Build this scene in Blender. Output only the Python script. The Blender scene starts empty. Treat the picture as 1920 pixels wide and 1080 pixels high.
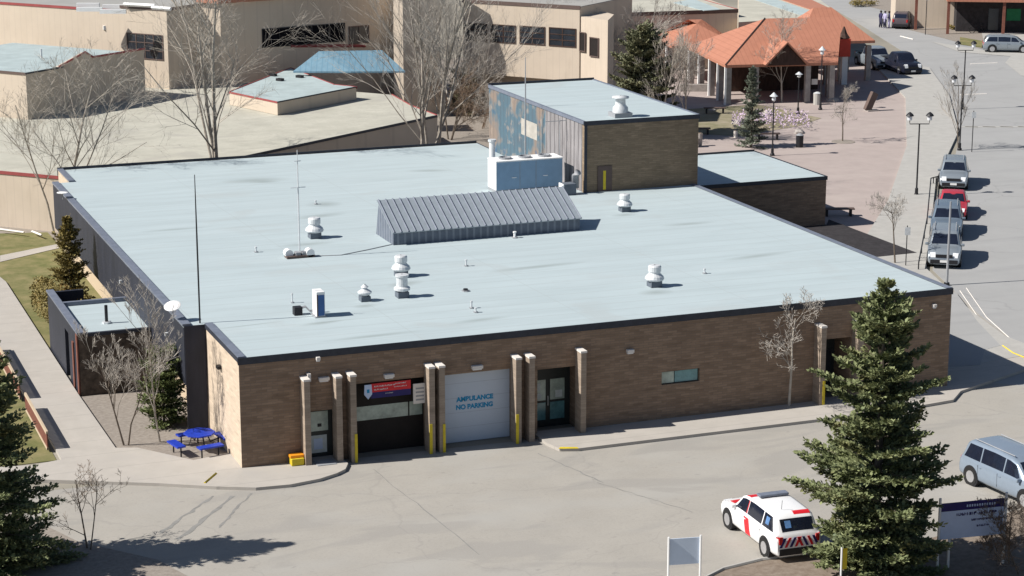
import bpy, bmesh, math, random
from mathutils import Vector, Matrix
R = math.radians
C = bpy.context.scene.collection
scene = bpy.context.scene
# ------------------------------------------------------------------ camera
FPX, YAW, PITCH, ROLL = 3967.7, 0.36503, 0.23823, -0.0006
CAM = Vector((-17.6434, -74.7676, 25.6054))
FW = Vector((math.sin(YAW)*math.cos(PITCH), math.cos(YAW)*math.cos(PITCH), -math.sin(PITCH)))
RT0 = Vector((math.cos(YAW), -math.sin(YAW), 0)); UP0 = RT0.cross(FW)
RT = RT0*math.cos(ROLL)+UP0*math.sin(ROLL); UP = UP0*math.cos(ROLL)-RT0*math.sin(ROLL)
cd = bpy.data.cameras.new('camera'); cam = bpy.data.objects.new('camera', cd); C.objects.link(cam)
cam.matrix_world = Matrix(((RT.x, UP.x, -FW.x, CAM.x), (RT.y, UP.y, -FW.y, CAM.y), (RT.z, UP.z, -FW.z, CAM.z), (0, 0, 0, 1)))
cd.sensor_width = 36; cd.lens = 36*FPX/1920; cd.clip_start = 1; cd.clip_end = 5000
scene.camera = cam
# ------------------------------------------------------------------ light
SUN_AZ, SUN_EL = 173.0, 42.0
w = bpy.data.worlds.new('World'); scene.world = w; w.use_nodes = True
nt = w.node_tree; bg = nt.nodes['Background']
sky = nt.nodes.new('ShaderNodeTexSky'); sky.sky_type = 'NISHITA'; sky.sun_disc = False
sky.sun_elevation = R(SUN_EL); sky.sun_rotation = R(90-SUN_AZ); sky.altitude = 800
nt.links.new(sky.outputs[0], bg.inputs[0]); bg.inputs[1].default_value = 0.055
sd = bpy.data.lights.new('sun', 'SUN'); sun = bpy.data.objects.new('sun', sd); C.objects.link(sun)
sd.energy = 5.0; sd.angle = R(0.5); sd.color = (1.0, 0.955, 0.88)
tosun = Vector((math.cos(R(SUN_AZ))*math.cos(R(SUN_EL)), math.sin(R(SUN_AZ))*math.cos(R(SUN_EL)), math.sin(R(SUN_EL))))
sun.rotation_euler = (-tosun).to_track_quat('-Z', 'Y').to_euler(); sun.location = (-60, 10, 80)
scene.view_settings.view_transform = 'Standard'; scene.view_settings.look = 'None'
scene.view_settings.exposure = 0.36; scene.view_settings.gamma = 1
HW = 4.4

# ------------------------------------------------------------------ survey helpers: from a sight line to a point of the place
def P(px, py, z=0.0):
    d = FW*FPX + RT*(px-960) + UP*(540-py); t = (z-CAM.z)/d.z; return CAM + d*t
def PX(px, yw, z=0.0):
    lo, hi = -300.0, 2500.0
    for _ in range(50):
        m = (lo+hi)/2
        if P(px, m, z).y > yw: lo = m
        else: hi = m
    return P(px, (lo+hi)/2, z)
def on_y(px, py, Y):
    d = FW*FPX + RT*(px-960) + UP*(540-py); return CAM + d*((Y-CAM.y)/d.y)
def proj(p):
    d = Vector(p)-CAM; z = d.dot(FW); return (960+FPX*d.dot(RT)/z, 540-FPX*d.dot(UP)/z)
def along(K, az, px):
    u = Vector((math.cos(R(az)), math.sin(R(az)), 0)); f0 = proj(K)[0]-px
    lo, hi = 0.0, 80.0
    for _ in range(50):
        m = (lo+hi)/2
        if (proj(K+u*m)[0]-px)*f0 > 0: lo = m
        else: hi = m
    return K+u*lo
# ------------------------------------------------------------------ materials
def mat(name, col, rough=0.8, var=0.12, scale=3.0, metal=0.0, bump=0.0, col2=None, stretch=(1, 1, 1), spec=0.3, detail=6, emis=None):
    m = bpy.data.materials.new(name); m.use_nodes = True; n = m.node_tree.nodes; l = m.node_tree.links
    b = n['Principled BSDF']; b.inputs['Roughness'].default_value = rough; b.inputs['Metallic'].default_value = metal
    b.inputs['Specular IOR Level'].default_value = spec
    g = n.new('ShaderNodeNewGeometry'); mp = n.new('ShaderNodeMapping'); mp.inputs['Scale'].default_value = stretch
    l.new(g.outputs['Position'], mp.inputs[0])
    no = n.new('ShaderNodeTexNoise'); no.inputs['Scale'].default_value = scale; no.inputs['Detail'].default_value = detail; no.inputs['Roughness'].default_value = .65
    l.new(mp.outputs[0], no.inputs[0])
    mx = n.new('ShaderNodeMix'); mx.data_type = 'RGBA'
    c = Vector(col)
    c2 = Vector(col2) if col2 else c*(1+var)
    c1 = c*(1-var) if not col2 else c
    mx.inputs['A'].default_value = (*c1, 1); mx.inputs['B'].default_value = (*c2, 1)
    rm = n.new('ShaderNodeMapRange'); rm.inputs[1].default_value = .32; rm.inputs[2].default_value = .68
    l.new(no.outputs[0], rm.inputs[0]); l.new(rm.outputs[0], mx.inputs['Factor']); l.new(mx.outputs['Result'], b.inputs['Base Color'])
    if bump:
        bp = n.new('ShaderNodeBump'); bp.inputs['Strength'].default_value = bump; bp.inputs['Distance'].default_value = .05
        l.new(no.outputs[0], bp.inputs['Height']); l.new(bp.outputs[0], b.inputs['Normal'])
    if emis:
        b.inputs['Emission Color'].default_value = (*emis, 1); b.inputs['Emission Strength'].default_value = 1
    m['mix'] = mx.name; m['mp'] = mp.name
    return m
def nodes(m): return m.node_tree.nodes, m.node_tree.links
def overlay(m, fac_socket, col, amount=1.0):
    """mix another real colour of the surface over what is there"""
    n, l = nodes(m); b = n['Principled BSDF']; src = b.inputs['Base Color'].links[0].from_socket
    mx = n.new('ShaderNodeMix'); mx.data_type = 'RGBA'; mx.inputs['B'].default_value = (*col, 1)
    if amount != 1.0:
        mm = n.new('ShaderNodeMath'); mm.operation = 'MULTIPLY'; mm.inputs[1].default_value = amount
        l.new(fac_socket, mm.inputs[0]); fac_socket = mm.outputs[0]
    l.new(src, mx.inputs['A']); l.new(fac_socket, mx.inputs['Factor']); l.new(mx.outputs['Result'], b.inputs['Base Color'])
def noise_mask(m, scale, lo, hi, stretch=(1, 1, 1), detail=5, dist=0.0):
    n, l = nodes(m); g = n.new('ShaderNodeNewGeometry'); mp = n.new('ShaderNodeMapping'); mp.inputs['Scale'].default_value = stretch
    l.new(g.outputs['Position'], mp.inputs[0]); no = n.new('ShaderNodeTexNoise'); no.inputs['Scale'].default_value = scale
    no.inputs['Detail'].default_value = detail; no.inputs['Distortion'].default_value = dist; l.new(mp.outputs[0], no.inputs[0])
    rm = n.new('ShaderNodeMapRange'); rm.inputs[1].default_value = lo; rm.inputs[2].default_value = hi
    l.new(no.outputs[0], rm.inputs[0]); return rm.outputs[0]
def crack_mask(m, scale, width, stretch=(1, 1, 1)):
    n, l = nodes(m); g = n.new('ShaderNodeNewGeometry'); no = n.new('ShaderNodeTexNoise'); no.inputs['Scale'].default_value = .8
    l.new(g.outputs['Position'], no.inputs[0])
    ad = n.new('ShaderNodeVectorMath'); ad.operation = 'MULTIPLY_ADD'; l.new(no.outputs['Color'], ad.inputs[0]); ad.inputs[1].default_value = (1.6, 1.6, 0)
    l.new(g.outputs['Position'], ad.inputs[2])
    mp = n.new('ShaderNodeMapping'); mp.inputs['Scale'].default_value = stretch; l.new(ad.outputs[0], mp.inputs[0])
    v = n.new('ShaderNodeTexVoronoi'); v.feature = 'DISTANCE_TO_EDGE'; v.inputs['Scale'].default_value = scale; l.new(mp.outputs[0], v.inputs['Vector'])
    rm = n.new('ShaderNodeMapRange'); rm.inputs[1].default_value = width; rm.inputs[2].default_value = 0; l.new(v.outputs[0], rm.inputs[0])
    return rm.outputs[0]
def ellipse_mask(m, cx, cy, rx, ry, ang=0, soft=.6):
    n, l = nodes(m); g = n.new('ShaderNodeNewGeometry'); mp = n.new('ShaderNodeMapping'); mp.vector_type = 'TEXTURE'
    mp.inputs['Location'].default_value = (cx, cy, HW); mp.inputs['Rotation'].default_value = (0, 0, R(ang)); mp.inputs['Scale'].default_value = (rx, ry, 50)
    l.new(g.outputs['Position'], mp.inputs[0]); vl = n.new('ShaderNodeVectorMath'); vl.operation = 'LENGTH'; l.new(mp.outputs[0], vl.inputs[0])
    rm = n.new('ShaderNodeMapRange'); rm.inputs[1].default_value = 1; rm.inputs[2].default_value = 1-soft; l.new(vl.outputs['Value'], rm.inputs[0])
    return rm.outputs[0]
def line_mask(m, axis_vec, period, width, warp=0.0):
    """thin regular lines (seams, boards): 1 on the line"""
    n, l = nodes(m); g = n.new('ShaderNodeNewGeometry'); d = n.new('ShaderNodeVectorMath'); d.operation = 'DOT_PRODUCT'
    l.new(g.outputs['Position'], d.inputs[0]); d.inputs[1].default_value = tuple(axis_vec)
    a = n.new('ShaderNodeMath'); a.operation = 'DIVIDE'; a.inputs[1].default_value = period; l.new(d.outputs['Value'], a.inputs[0])
    f = n.new('ShaderNodeMath'); f.operation = 'FRACT'; l.new(a.outputs[0], f.inputs[0])
    t = n.new('ShaderNodeMath'); t.operation = 'LESS_THAN'; t.inputs[1].default_value = width/period; l.new(f.outputs[0], t.inputs[0])
    return t.outputs[0]
def brickmat(name, a, b_, mortar, sc=1.0):
    m = mat(name, a, rough=.9, var=.15, scale=1.2); n, l = nodes(m); b = n['Principled BSDF']
    g = n.new('ShaderNodeNewGeometry'); s = n.new('ShaderNodeSeparateXYZ'); l.new(g.outputs['Position'], s.inputs[0])
    ad = n.new('ShaderNodeMath'); l.new(s.outputs[0], ad.inputs[0]); l.new(s.outputs[1], ad.inputs[1])
    cb = n.new('ShaderNodeCombineXYZ'); l.new(ad.outputs[0], cb.inputs[0]); l.new(s.outputs[2], cb.inputs[1])
    br = n.new('ShaderNodeTexBrick'); br.inputs['Scale'].default_value = 1.0/sc
    br.inputs['Brick Width'].default_value = .42; br.inputs['Row Height'].default_value = .1; br.inputs['Mortar Size'].default_value = .008
    br.inputs['Color1'].default_value = (*a, 1); br.inputs['Color2'].default_value = (*b_, 1); br.inputs['Mortar'].default_value = (*mortar, 1)
    br.inputs['Bias'].default_value = -.2
    l.new(cb.outputs[0], br.inputs[0]); l.new(br.outputs[0], b.inputs['Base Color'])
    mk = noise_mask(m, .9, .52, .72, (1, 1, 5)); overlay(m, mk, tuple(x*.55 for x in a), .5)
    mk = noise_mask(m, 1.4, .55, .75, (1, 1, 4)); overlay(m, mk, tuple(min(1, x*1.35) for x in b_), .5)
    return m

M = {}
M['brick'] = brickmat('brown_brick', (.225, .155, .108), (.31, .22, .155), (.185, .145, .12))
M['brick_tower'] = brickmat('tower_brick', (.225, .165, .11), (.29, .215, .145), (.18, .14, .105))
M['brick_pillar'] = brickmat('pillar_brick', (.30, .24, .19), (.36, .29, .23), (.26, .21, .17))
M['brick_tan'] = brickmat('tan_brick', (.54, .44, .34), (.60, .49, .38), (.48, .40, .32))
rf = M['roof'] = mat('roof_membrane', (.415, .485, .51), rough=.75, var=.06, scale=.5, stretch=(.35, 2.2, 1), detail=8)
overlay(rf, line_mask(rf, (.02, 1, 0), 1.05, .05), (.36, .405, .42), .8)
overlay(rf, noise_mask(rf, .35, .5, .8, (.5, 1.6, 1)), (.45, .515, .54), .5)
overlay(rf, noise_mask(rf, .6, .58, .72, (.25, 3.0, 1), dist=.4), (.36, .42, .44), .4)
overlay(rf, line_mask(rf, (1, .05, 0), 7.3, .04), (.36, .40, .41), .5)
overlay(rf, noise_mask(rf, 2.2, .62, .75, (.5, 2, 1), dist=.3), (.34, .385, .40), .22)
overlay(rf, noise_mask(rf, .22, .6, .7, (1, 1.5, 1), dist=.8), (.39, .43, .44), .5)
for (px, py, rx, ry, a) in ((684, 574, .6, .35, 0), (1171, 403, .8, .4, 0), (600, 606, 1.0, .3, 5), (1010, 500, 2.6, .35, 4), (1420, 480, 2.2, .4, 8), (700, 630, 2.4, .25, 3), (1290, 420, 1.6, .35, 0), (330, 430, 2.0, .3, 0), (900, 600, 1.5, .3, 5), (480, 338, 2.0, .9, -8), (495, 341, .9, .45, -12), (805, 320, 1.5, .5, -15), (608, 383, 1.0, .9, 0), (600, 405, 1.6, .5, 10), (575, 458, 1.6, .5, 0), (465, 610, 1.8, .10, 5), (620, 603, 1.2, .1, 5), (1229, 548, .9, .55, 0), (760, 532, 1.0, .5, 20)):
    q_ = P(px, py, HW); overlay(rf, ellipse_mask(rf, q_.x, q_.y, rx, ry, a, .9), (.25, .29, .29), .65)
M['roof_far'] = mat('far_roof_membrane', (.38, .45, .46), rough=.8, var=.12, scale=.8)
M['flash'] = mat('dark_flashing', (.035, .04, .055), rough=.5, var=.2, scale=4)
M['cap'] = mat('grey_coping', (.16, .18, .23), rough=.45, var=.15, scale=3)
M['fascia'] = mat('dark_siding', (.028, .031, .045), rough=.6, var=.25, scale=2, stretch=(1, 1, .2))
overlay(M['fascia'], line_mask(M['fascia'], (0, 1, 0), .3, .05), (.02, .022, .03), .8)
M['darkwood'] = mat('dark_stained_wood', (.06, .035, .028), rough=.8, var=.35, scale=5, stretch=(1, 1, .3))
M['shingle'] = mat('brown_shingle_wall', (.085, .066, .052), rough=.9, var=.5, scale=3.5)
M['redwood'] = mat('red_brown_post', (.18, .07, .05), rough=.8, var=.2)
gw = M['greywood'] = mat('weathered_board_wall', (.25, .235, .24), rough=.9, var=.35, scale=2.2, stretch=(1, 2.5, .25))
overlay(gw, line_mask(gw, (0, 1, 0), .55, .09), (.06, .055, .06), .8)
M['plank'] = mat('overhead_door_white', (.56, .63, .73), rough=.55, var=.03, scale=.8)
overlay(M['plank'], line_mask(M['plank'], (0, 0, 1), .6, .02), (.33, .37, .45), .5)
M['darkdoor'] = mat('dark_brown_door', (.018, .014, .013), rough=.7, var=.2)
M['black'] = mat('black_metal', (.02, .02, .024), rough=.5, var=.2)
M['frame'] = mat('dark_frame', (.03, .035, .035), rough=.4, var=.1)
def glassmat(name, col, rough=.12):
    m = mat(name, col, rough=rough, var=.35, scale=1.6, spec=.7); return m
M['glass'] = glassmat('dark_glass', (.015, .02, .03), .3); M['glass_green'] = glassmat('pale_green_glass', (.36, .43, .38), .25)
M['glass_teal'] = glassmat('teal_glass', (.12, .27, .29), .15); M['voidglass'] = mat('unlit_glass', (.006, .006, .009), rough=.7, spec=.05)
M['blue_glass'] = glassmat('blue_glass', (.12, .25, .5))
M['paper'] = mat('white_notice', (.55, .6, .6), var=.08, scale=6)
M['yellow'] = mat('yellow_paint', (.62, .48, .03), rough=.6, var=.15); M['orange'] = mat('orange_plastic', (.85, .32, .02), rough=.5, var=.1)
M['cap_white'] = mat('pale_stone_cap', (.7, .66, .62), var=.05)
M['galv'] = mat('galvanised_metal', (.62, .64, .66), rough=.45, metal=.15, var=.12, scale=6)
M['base_dark'] = mat('dark_curb_metal', (.12, .14, .17), rough=.6, var=.15); M['seam'] = mat('tar_seal', (.245, .24, .23), rough=.9, var=.15)
M['white'] = mat('white_paint', (.8, .8, .8), rough=.5, var=.04); M['white_car'] = mat('white_car_paint', (.8, .8, .81), rough=.2, var=.02, spec=.6)
M['grey'] = mat('mid_grey_metal', (.3, .31, .33), rough=.5, var=.1); M['unit'] = mat('rooftop_unit_panel', (.22, .34, .48), rough=.5, var=.06)
ms = M['msky'] = mat('ribbed_metal_roof', (.29, .33, .37), rough=.45, var=.08, scale=3, metal=.1)
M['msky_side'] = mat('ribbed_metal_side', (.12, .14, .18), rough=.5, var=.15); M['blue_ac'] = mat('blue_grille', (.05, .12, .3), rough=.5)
as_ = M['asphalt'] = mat('worn_asphalt', (.355, .333, .30), rough=.95, var=.06, scale=.45, detail=10, bump=.0)
overlay(as_, noise_mask(as_, 9, .5, .8), (.24, .235, .225), .35)
overlay(as_, noise_mask(as_, .16, .5, .72, (1, 2, 1)), (.37, .36, .34), .7)
overlay(as_, noise_mask(as_, .5, .6, .75, (.3, 1.6, 1), dist=.6), (.25, .245, .235), .5)
overlay(as_, noise_mask(as_, 1.6, .66, .74, (1, 1.6, 1), detail=3), (.22, .21, .20), .5)
overlay(as_, noise_mask(as_, .25, .55, .6, (.5, 1.5, 1), detail=8, dist=1.0), (.30, .285, .265), .6)
overlay(as_, noise_mask(as_, 22, .55, .7, detail=2), (.42, .40, .38), .35)
overlay(as_, crack_mask(as_, .12, .007), (.24, .23, .22), .28)
overlay(as_, crack_mask(as_, .3, .004, (.5, 1.4, 1)), (.22, .215, .21), .15)
rd = M['road'] = mat('road_asphalt', (.335, .335, .335), rough=.95, var=.05, scale=.3, detail=10)
overlay(rd, noise_mask(rd, .35, .55, .75, (.2, 2, 1)), (.27, .27, .275), .6); overlay(rd, crack_mask(rd, .1, .008), (.23, .23, .23), .4)
cn = M['concrete'] = mat('sidewalk_concrete', (.43, .40, .365), rough=.9, var=.06, scale=1.2, detail=8)
overlay(cn, line_mask(cn, (0, 1, 0), 1.8, .05), (.3, .28, .26), .5); overlay(cn, noise_mask(cn, .6, .55, .75), (.36, .34, .32), .5)
M['concrete_light'] = mat('pale_concrete', (.40, .39, .37), rough=.9, var=.07, scale=1.5)
pv = M['paver'] = mat('pink_pavers', (.385, .325, .305), rough=.9, var=.07, scale=.8, detail=8)
overlay(pv, line_mask(pv, (.5, .86, 0), 2.6, .12), (.43, .37, .34), .35); overlay(pv, noise_mask(pv, .3, .5, .75, (.4, 1.6, 1)), (.45, .39, .36), .6)
M['near_black'] = mat('near_black_matte', (.035, .032, .035), rough=1, var=.3)  # near-black tone for the annex ground strip and the store front
M['soil'] = mat('brown_soil', (.17, .13, .10), rough=1, var=.3, scale=3.5, col2=(.27, .225, .185), detail=9)
M['soil_grey'] = mat('gravelly_bed', (.22, .19, .165), rough=1, var=.3, scale=6, col2=(.32, .285, .25), detail=9)
gr = M['grass'] = mat('dry_lawn', (.11, .125, .04), rough=1, scale=.9, col2=(.26, .22, .11), detail=10)
M['grass_dry'] = mat('patchy_brown_lawn', (.17, .165, .085), rough=1, scale=.6, col2=(.34, .29, .22), detail=10)
M['paleboard'] = mat('pale_plain_board', (.6, .69, .82), rough=.5, var=.03)
M['field'] = mat('far_ground', (.27, .25, .21), rough=1, var=.2, scale=.08)
gv = M['gravelroof'] = mat('gravel_roof', (.40, .39, .335), rough=1, scale=.5, col2=(.50, .485, .42), detail=12)
overlay(gv, noise_mask(gv, .7, .55, .75, (.5, 1.5, 1), dist=.5), (.33, .315, .275), .6)
overlay(gv, noise_mask(gv, 5, .55, .7, detail=4), (.36, .345, .30), .5)
overlay(gv, noise_mask(gv, .18, .58, .66, (1, 1, 1), dist=1.2), (.37, .355, .32), .6)
M['gravelroof_grey'] = mat('grey_gravel_roof', (.33, .325, .31), rough=1, var=.08, scale=.4, detail=12)
st = M['stucco'] = mat('cream_siding', (.55, .47, .385), rough=.9, var=.04, scale=.6)
overlay(st, line_mask(st, (.7, -.7, 0), .55, .05), (.48, .41, .34), .6); overlay(st, noise_mask(st, .5, .55, .8, (1, 1, .3)), (.5, .42, .33), .5)
overlay(st, noise_mask(st, 1.5, .6, .8, (1, 1, .25)), (.38, .31, .24), .35)
M['redtrim'] = mat('maroon_trim', (.30, .07, .07), rough=.6, var=.1); M['brown_metal'] = mat('brown_fascia', (.12, .085, .075), rough=.7, var=.1)
rr = M['redroof'] = mat('terracotta_metal_roof', (.43, .19, .125), rough=.6, var=.07, scale=1.5)
overlay(rr, line_mask(rr, (.98, -.19, 0), .4, .06), (.33, .14, .09), .6)
M['red'] = mat('red_paint', (.55, .05, .03), rough=.5, var=.08); M['redfilm'] = mat('red_livery', (.62, .02, .03), rough=.3, var=.04)
M['navy'] = mat('navy_paint', (.02, .015, .12), rough=.5); M['signblue'] = mat('pale_blue_board', (.52, .62, .82), rough=.5, var=.05)
M['textblue'] = mat('blue_lettering', (.01, .28, .54), rough=.5, var=.02); M['bluepl'] = mat('blue_picnic_plastic', (.02, .05, .42), rough=.4, var=.15)
M['canopy'] = mat('blue_metal_canopy', (.15, .26, .34), rough=.6, var=.1, scale=3); overlay(M['canopy'], line_mask(M['canopy'], (.93, -.36, 0), .4, .06), (.08, .19, .28), .6)
M['tyre'] = mat('tyre_rubber', (.02, .02, .02), rough=.9); M['rim'] = mat('alloy_rim', (.5, .5, .52), rough=.3, metal=.6)
M['cglass'] = mat('car_glass', (.012, .016, .03), rough=.06, spec=.8, var=.2); M['lens'] = mat('headlamp_lens', (.7, .72, .75), rough=.1, var=.05)
M['redlens'] = mat('tail_lamp_lens', (.5, .02, .02), rough=.2)
M['chevron'] = mat('chevron_livery', (.7, .7, .7), rough=.4, var=.02)
M['bark'] = mat('pale_bark', (.46, .42, .37), rough=.9, col2=(.2, .17, .14), scale=5); M['bark_dark'] = mat('dark_bark', (.13, .105, .085), rough=.9, var=.3, scale=5)
M['twig'] = mat('grey_twig', (.42, .385, .345), rough=.9, var=.2); M['twig_white'] = mat('pale_twig', (.42, .38, .33), rough=.9, var=.2)
M['twig_red'] = mat('reddish_twig', (.24, .17, .12), rough=.9, var=.2)
def leafmat(name, a, b_):
    m = mat(name, a, rough=.7, scale=1.6, col2=b_, detail=4)
    overlay(m, noise_mask(m, .9, .56, .7, detail=4), (a[0]*1.5, a[1]*1.05, a[2]*.9), .6); overlay(m, noise_mask(m, 6, .6, .75, detail=3), tuple(x*.55 for x in a), .6); overlay(m, noise_mask(m, 1.3, .62, .75, detail=3), (b_[0]*.75, b_[1]*.9, b_[1]*.75), .5)
    return m
M['spruce'] = leafmat('spruce_needles', (.12, .145, .065), (.245, .27, .13)); M['bluespruce'] = leafmat('blue_spruce_needles', (.13, .155, .12), (.24, .26, .2))
M['pine'] = leafmat('pine_needles', (.12, .13, .075), (.25, .25, .15)); M['golden'] = leafmat('golden_juniper', (.17, .135, .045), (.30, .24, .085))
M['juniper'] = leafmat('green_juniper', (.08, .11, .035), (.18, .21, .08))
M['purple'] = mat('mauve_blossom', (.34, .24, .38), var=.4, scale=12, col2=(.6, .5, .58)); M['stone'] = mat('boulder_stone', (.36, .33, .31), var=.2)
M['skin'] = mat('skin', (.45, .28, .2)); M['jacket_dark'] = mat('dark_jacket', (.04, .035, .1)); M['jacket_pale'] = mat('pale_jacket', (.45, .42, .6))
M['trousers'] = mat('dark_trousers', (.03, .03, .06)); M['green_sign'] = mat('green_sign', (.02, .16, .07)); M['hair'] = mat('dark_hair', (.03, .02, .015))

# mural: soft coloured patches on boards
M['palepanel'] = mat('pale_painted_panel', (.42, .39, .35), var=.2, scale=1.5)
mu = M['mural'] = mat('painted_mural', (.085, .12, .15), rough=.8, scale=.55, col2=(.08, .16, .21), detail=3)
overlay(mu, noise_mask(mu, .55, .5, .6, detail=3), (.27, .19, .14), .8); overlay(mu, noise_mask(mu, .9, .6, .7, (1, 1, 1.3), detail=2, dist=.5), (.04, .10, .2), .7)
overlay(mu, noise_mask(mu, 1.7, .58, .68, detail=3), (.36, .29, .24), .5); overlay(mu, line_mask(mu, (0, 1, 0), .55, .05), (.05, .05, .06), .5)

# ------------------------------------------------------------------ mesh builder
class MB:
    def __init__(s): s.v = []; s.f = []
    def add(s, vs, fs):
        o = len(s.v); s.v += [tuple(v) for v in vs]; s.f += [tuple(i+o for i in f) for f in fs]; return s
    def box(s, c, d, rz=0, tilt=None):
        x, y, z = (a/2 for a in d); vs = [Vector(p) for p in ((-x, -y, -z), (x, -y, -z), (x, y, -z), (-x, y, -z), (-x, -y, z), (x, -y, z), (x, y, z), (-x, y, z))]
        m = Matrix.Rotation(rz, 3, 'Z') @ (tilt if tilt else Matrix.Identity(3))
        return s.add([m @ v + Vector(c) for v in vs], [(0, 3, 2, 1), (4, 5, 6, 7), (0, 1, 5, 4), (1, 2, 6, 5), (2, 3, 7, 6), (3, 0, 4, 7)])
    def bb(s, x0, x1, y0, y1, z0, z1): return s.box(((x0+x1)/2, (y0+y1)/2, (z0+z1)/2), (x1-x0, y1-y0, z1-z0))
    def prism(s, pts, z0, z1, caps=(True, True)):
        n = len(pts); area = sum(pts[i][0]*pts[(i+1) % n][1]-pts[(i+1) % n][0]*pts[i][1] for i in range(n))
        if area < 0: pts = pts[::-1]
        g = lambda z, i: z[i] if isinstance(z, (list, tuple)) else z
        vs = [(p[0], p[1], g(z0, i)) for i, p in enumerate(pts)]+[(p[0], p[1], g(z1, i)) for i, p in enumerate(pts)]
        fs = [(i, (i+1) % n, (i+1) % n+n, i+n) for i in range(n)]
        if caps[0]: fs.append(tuple(range(n))[::-1])
        if caps[1]: fs.append(tuple(range(n, 2*n)))
        return s.add(vs, fs)
    def tube(s, pts, rs, n=6, cap=True):
        pts = [Vector(p) for p in pts]; o = len(s.v)
        if not isinstance(rs, (list, tuple)): rs = [rs]*len(pts)
        for i, p in enumerate(pts):
            d = (pts[min(i+1, len(pts)-1)]-pts[max(i-1, 0)]).normalized()
            a = d.cross(Vector((0, 0, 1)) if abs(d.z) < .9 else Vector((1, 0, 0))).normalized(); b = d.cross(a)
            for k in range(n):
                t = 2*math.pi*k/n; s.v.append(tuple(p+(a*math.cos(t)+b*math.sin(t))*rs[i]))
        for i in range(len(pts)-1):
            for k in range(n):
                k2 = (k+1) % n; s.f.append((o+i*n+k, o+i*n+k2, o+(i+1)*n+k2, o+(i+1)*n+k))
        if cap:
            s.f.append(tuple(o+k for k in range(n))[::-1]); e = o+(len(pts)-1)*n; s.f.append(tuple(e+k for k in range(n)))
        return s
    def lathe(s, prof, c=(0, 0, 0), n=16): return s.tube([(c[0], c[1], c[2]+z+i*1e-5) for i, (r, z) in enumerate(prof)], [r for r, z in prof], n) if all(prof[i+1][1] > prof[i][1] for i in range(len(prof)-1)) else s._lathe(prof, c, n)
    def _lathe(s, prof, c, n):
        o = len(s.v)
        for r, z in prof:
            for k in range(n):
                t = 2*math.pi*k/n; s.v.append((c[0]+r*math.cos(t), c[1]+r*math.sin(t), c[2]+z))
        for i in range(len(prof)-1):
            for k in range(n):
                k2 = (k+1) % n; s.f.append((o+i*n+k, o+i*n+k2, o+(i+1)*n+k2, o+(i+1)*n+k))
        return s
    def quad(s, *p): return s.add(p, [tuple(range(len(p)))])
    def build(s, name, m, parent=None, smooth=False, bevel=0, solid=0, local=False):
        me = bpy.data.meshes.new(name); off = Vector((0, 0, 0))
        if parent and not local:
            q = parent; off = q.location.copy()
            while q.parent: q = q.parent; off = off+q.location
        me.from_pydata([tuple(Vector(v)-off) for v in s.v], [], s.f); me.materials.append(M[m] if isinstance(m, str) else m)
        me.update(); o = bpy.data.objects.new(name, me); C.objects.link(o)
        if parent: o.parent = parent
        if smooth:
            for p in me.polygons: p.use_smooth = True
        if solid: b = o.modifiers.new('s', 'SOLIDIFY'); b.thickness = solid
        if bevel: b = o.modifiers.new('b', 'BEVEL'); b.width = bevel; b.segments = 2; b.limit_method = 'ANGLE'
        return o
def tag(o, label=None, cat=None, group=None, kind=None):
    if label: o['label'] = label
    if cat: o['category'] = cat
    if group: o['group'] = group
    if kind: o['kind'] = kind
    return o
def thing(name, label, cat, loc=(0, 0, 0), rz=0, group=None):
    o = bpy.data.objects.new(name, None); C.objects.link(o); o.location = loc; o.rotation_euler = (0, 0, rz); o.empty_display_size = .3
    return tag(o, label, cat, group)
def copy_thing(t, loc, rz=0, label=None, scale=None):
    c = t.copy(); C.objects.link(c); c.location = loc; c.rotation_euler = (0, 0, rz)
    if label: c['label'] = label
    if scale: c.scale = (scale,)*3
    for ch in [o for o in C.objects if o.parent == t]:
        d = ch.copy(); C.objects.link(d); d.parent = c
        for g in [o for o in C.objects if o.parent == ch]:
            e = g.copy(); C.objects.link(e); e.parent = d
    return c
def xy(*pts): return [(p.x, p.y) for p in pts]
def patch(name, px_pts, z, m, t=.002, world=None):
    pts = world if world else [(P(a, b, 0).x, P(a, b, 0).y) for a, b in px_pts]
    return tag(MB().prism(pts, z-t, z).build(name, m), kind='structure')

# ------------------------------------------------------------------ ground and paving
tag(MB().bb(-900, 1400, -400, 2200, -.3, -.02).build('ground', 'field'), kind='structure')
patch('parking_lot', None, 0.0, 'asphalt', .02, world=[(-40, -60), (60, -60), (60, 8), (44, 19), (32, 8.5), (31, -1), (-40, 1.5)])
patch('street', None, .004, 'road', .02, world=[(30, 3), (38.3, 3.2), (38.2, 6.2), (39.3, 10.5), (42.3, 19.5), (56.8, 40.9), (68, 57), (77.1, 73), (86, 92), (96, 120), (115, 175), (190, 175), (150, 80), (110, 40), (80, 10), (60, -10), (44, -10)])
patch('yard', None, .002, 'soil_grey', .02, world=[(-10, 41.5), (40, 41.5), (60, 110), (-10, 110)])
patch('plaza', None, .006, 'paver', .02, world=[(31, 22), (39.5, 22), (42.5, 27), (49.5, 36.2), (61, 53), (67, 63), (73, 73), (84, 97), (62, 100), (40, 70), (31, 45)])
pave = [(30.95, 2.0), (38.0, 3.1), (37.9, 6.2), (39.0, 10.6), (41.9, 19.5), (55.9, 41.0), (67.8, 57), (77.1, 73), (84.5, 88), (82, 94), (73, 73), (67, 63), (61, 53), (49.5, 36.2), (42.5, 27), (39.5, 22), (30.95, 22)]
tag(MB().prism(pave, -.1, .13).build('pavement', 'concrete_light'), kind='structure')
_c = [P(x, y, .13) for x, y in ((1792, 548), (1806, 566), (1832, 602), (1876, 648), (1846, 656), (1838, 684))]
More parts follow.
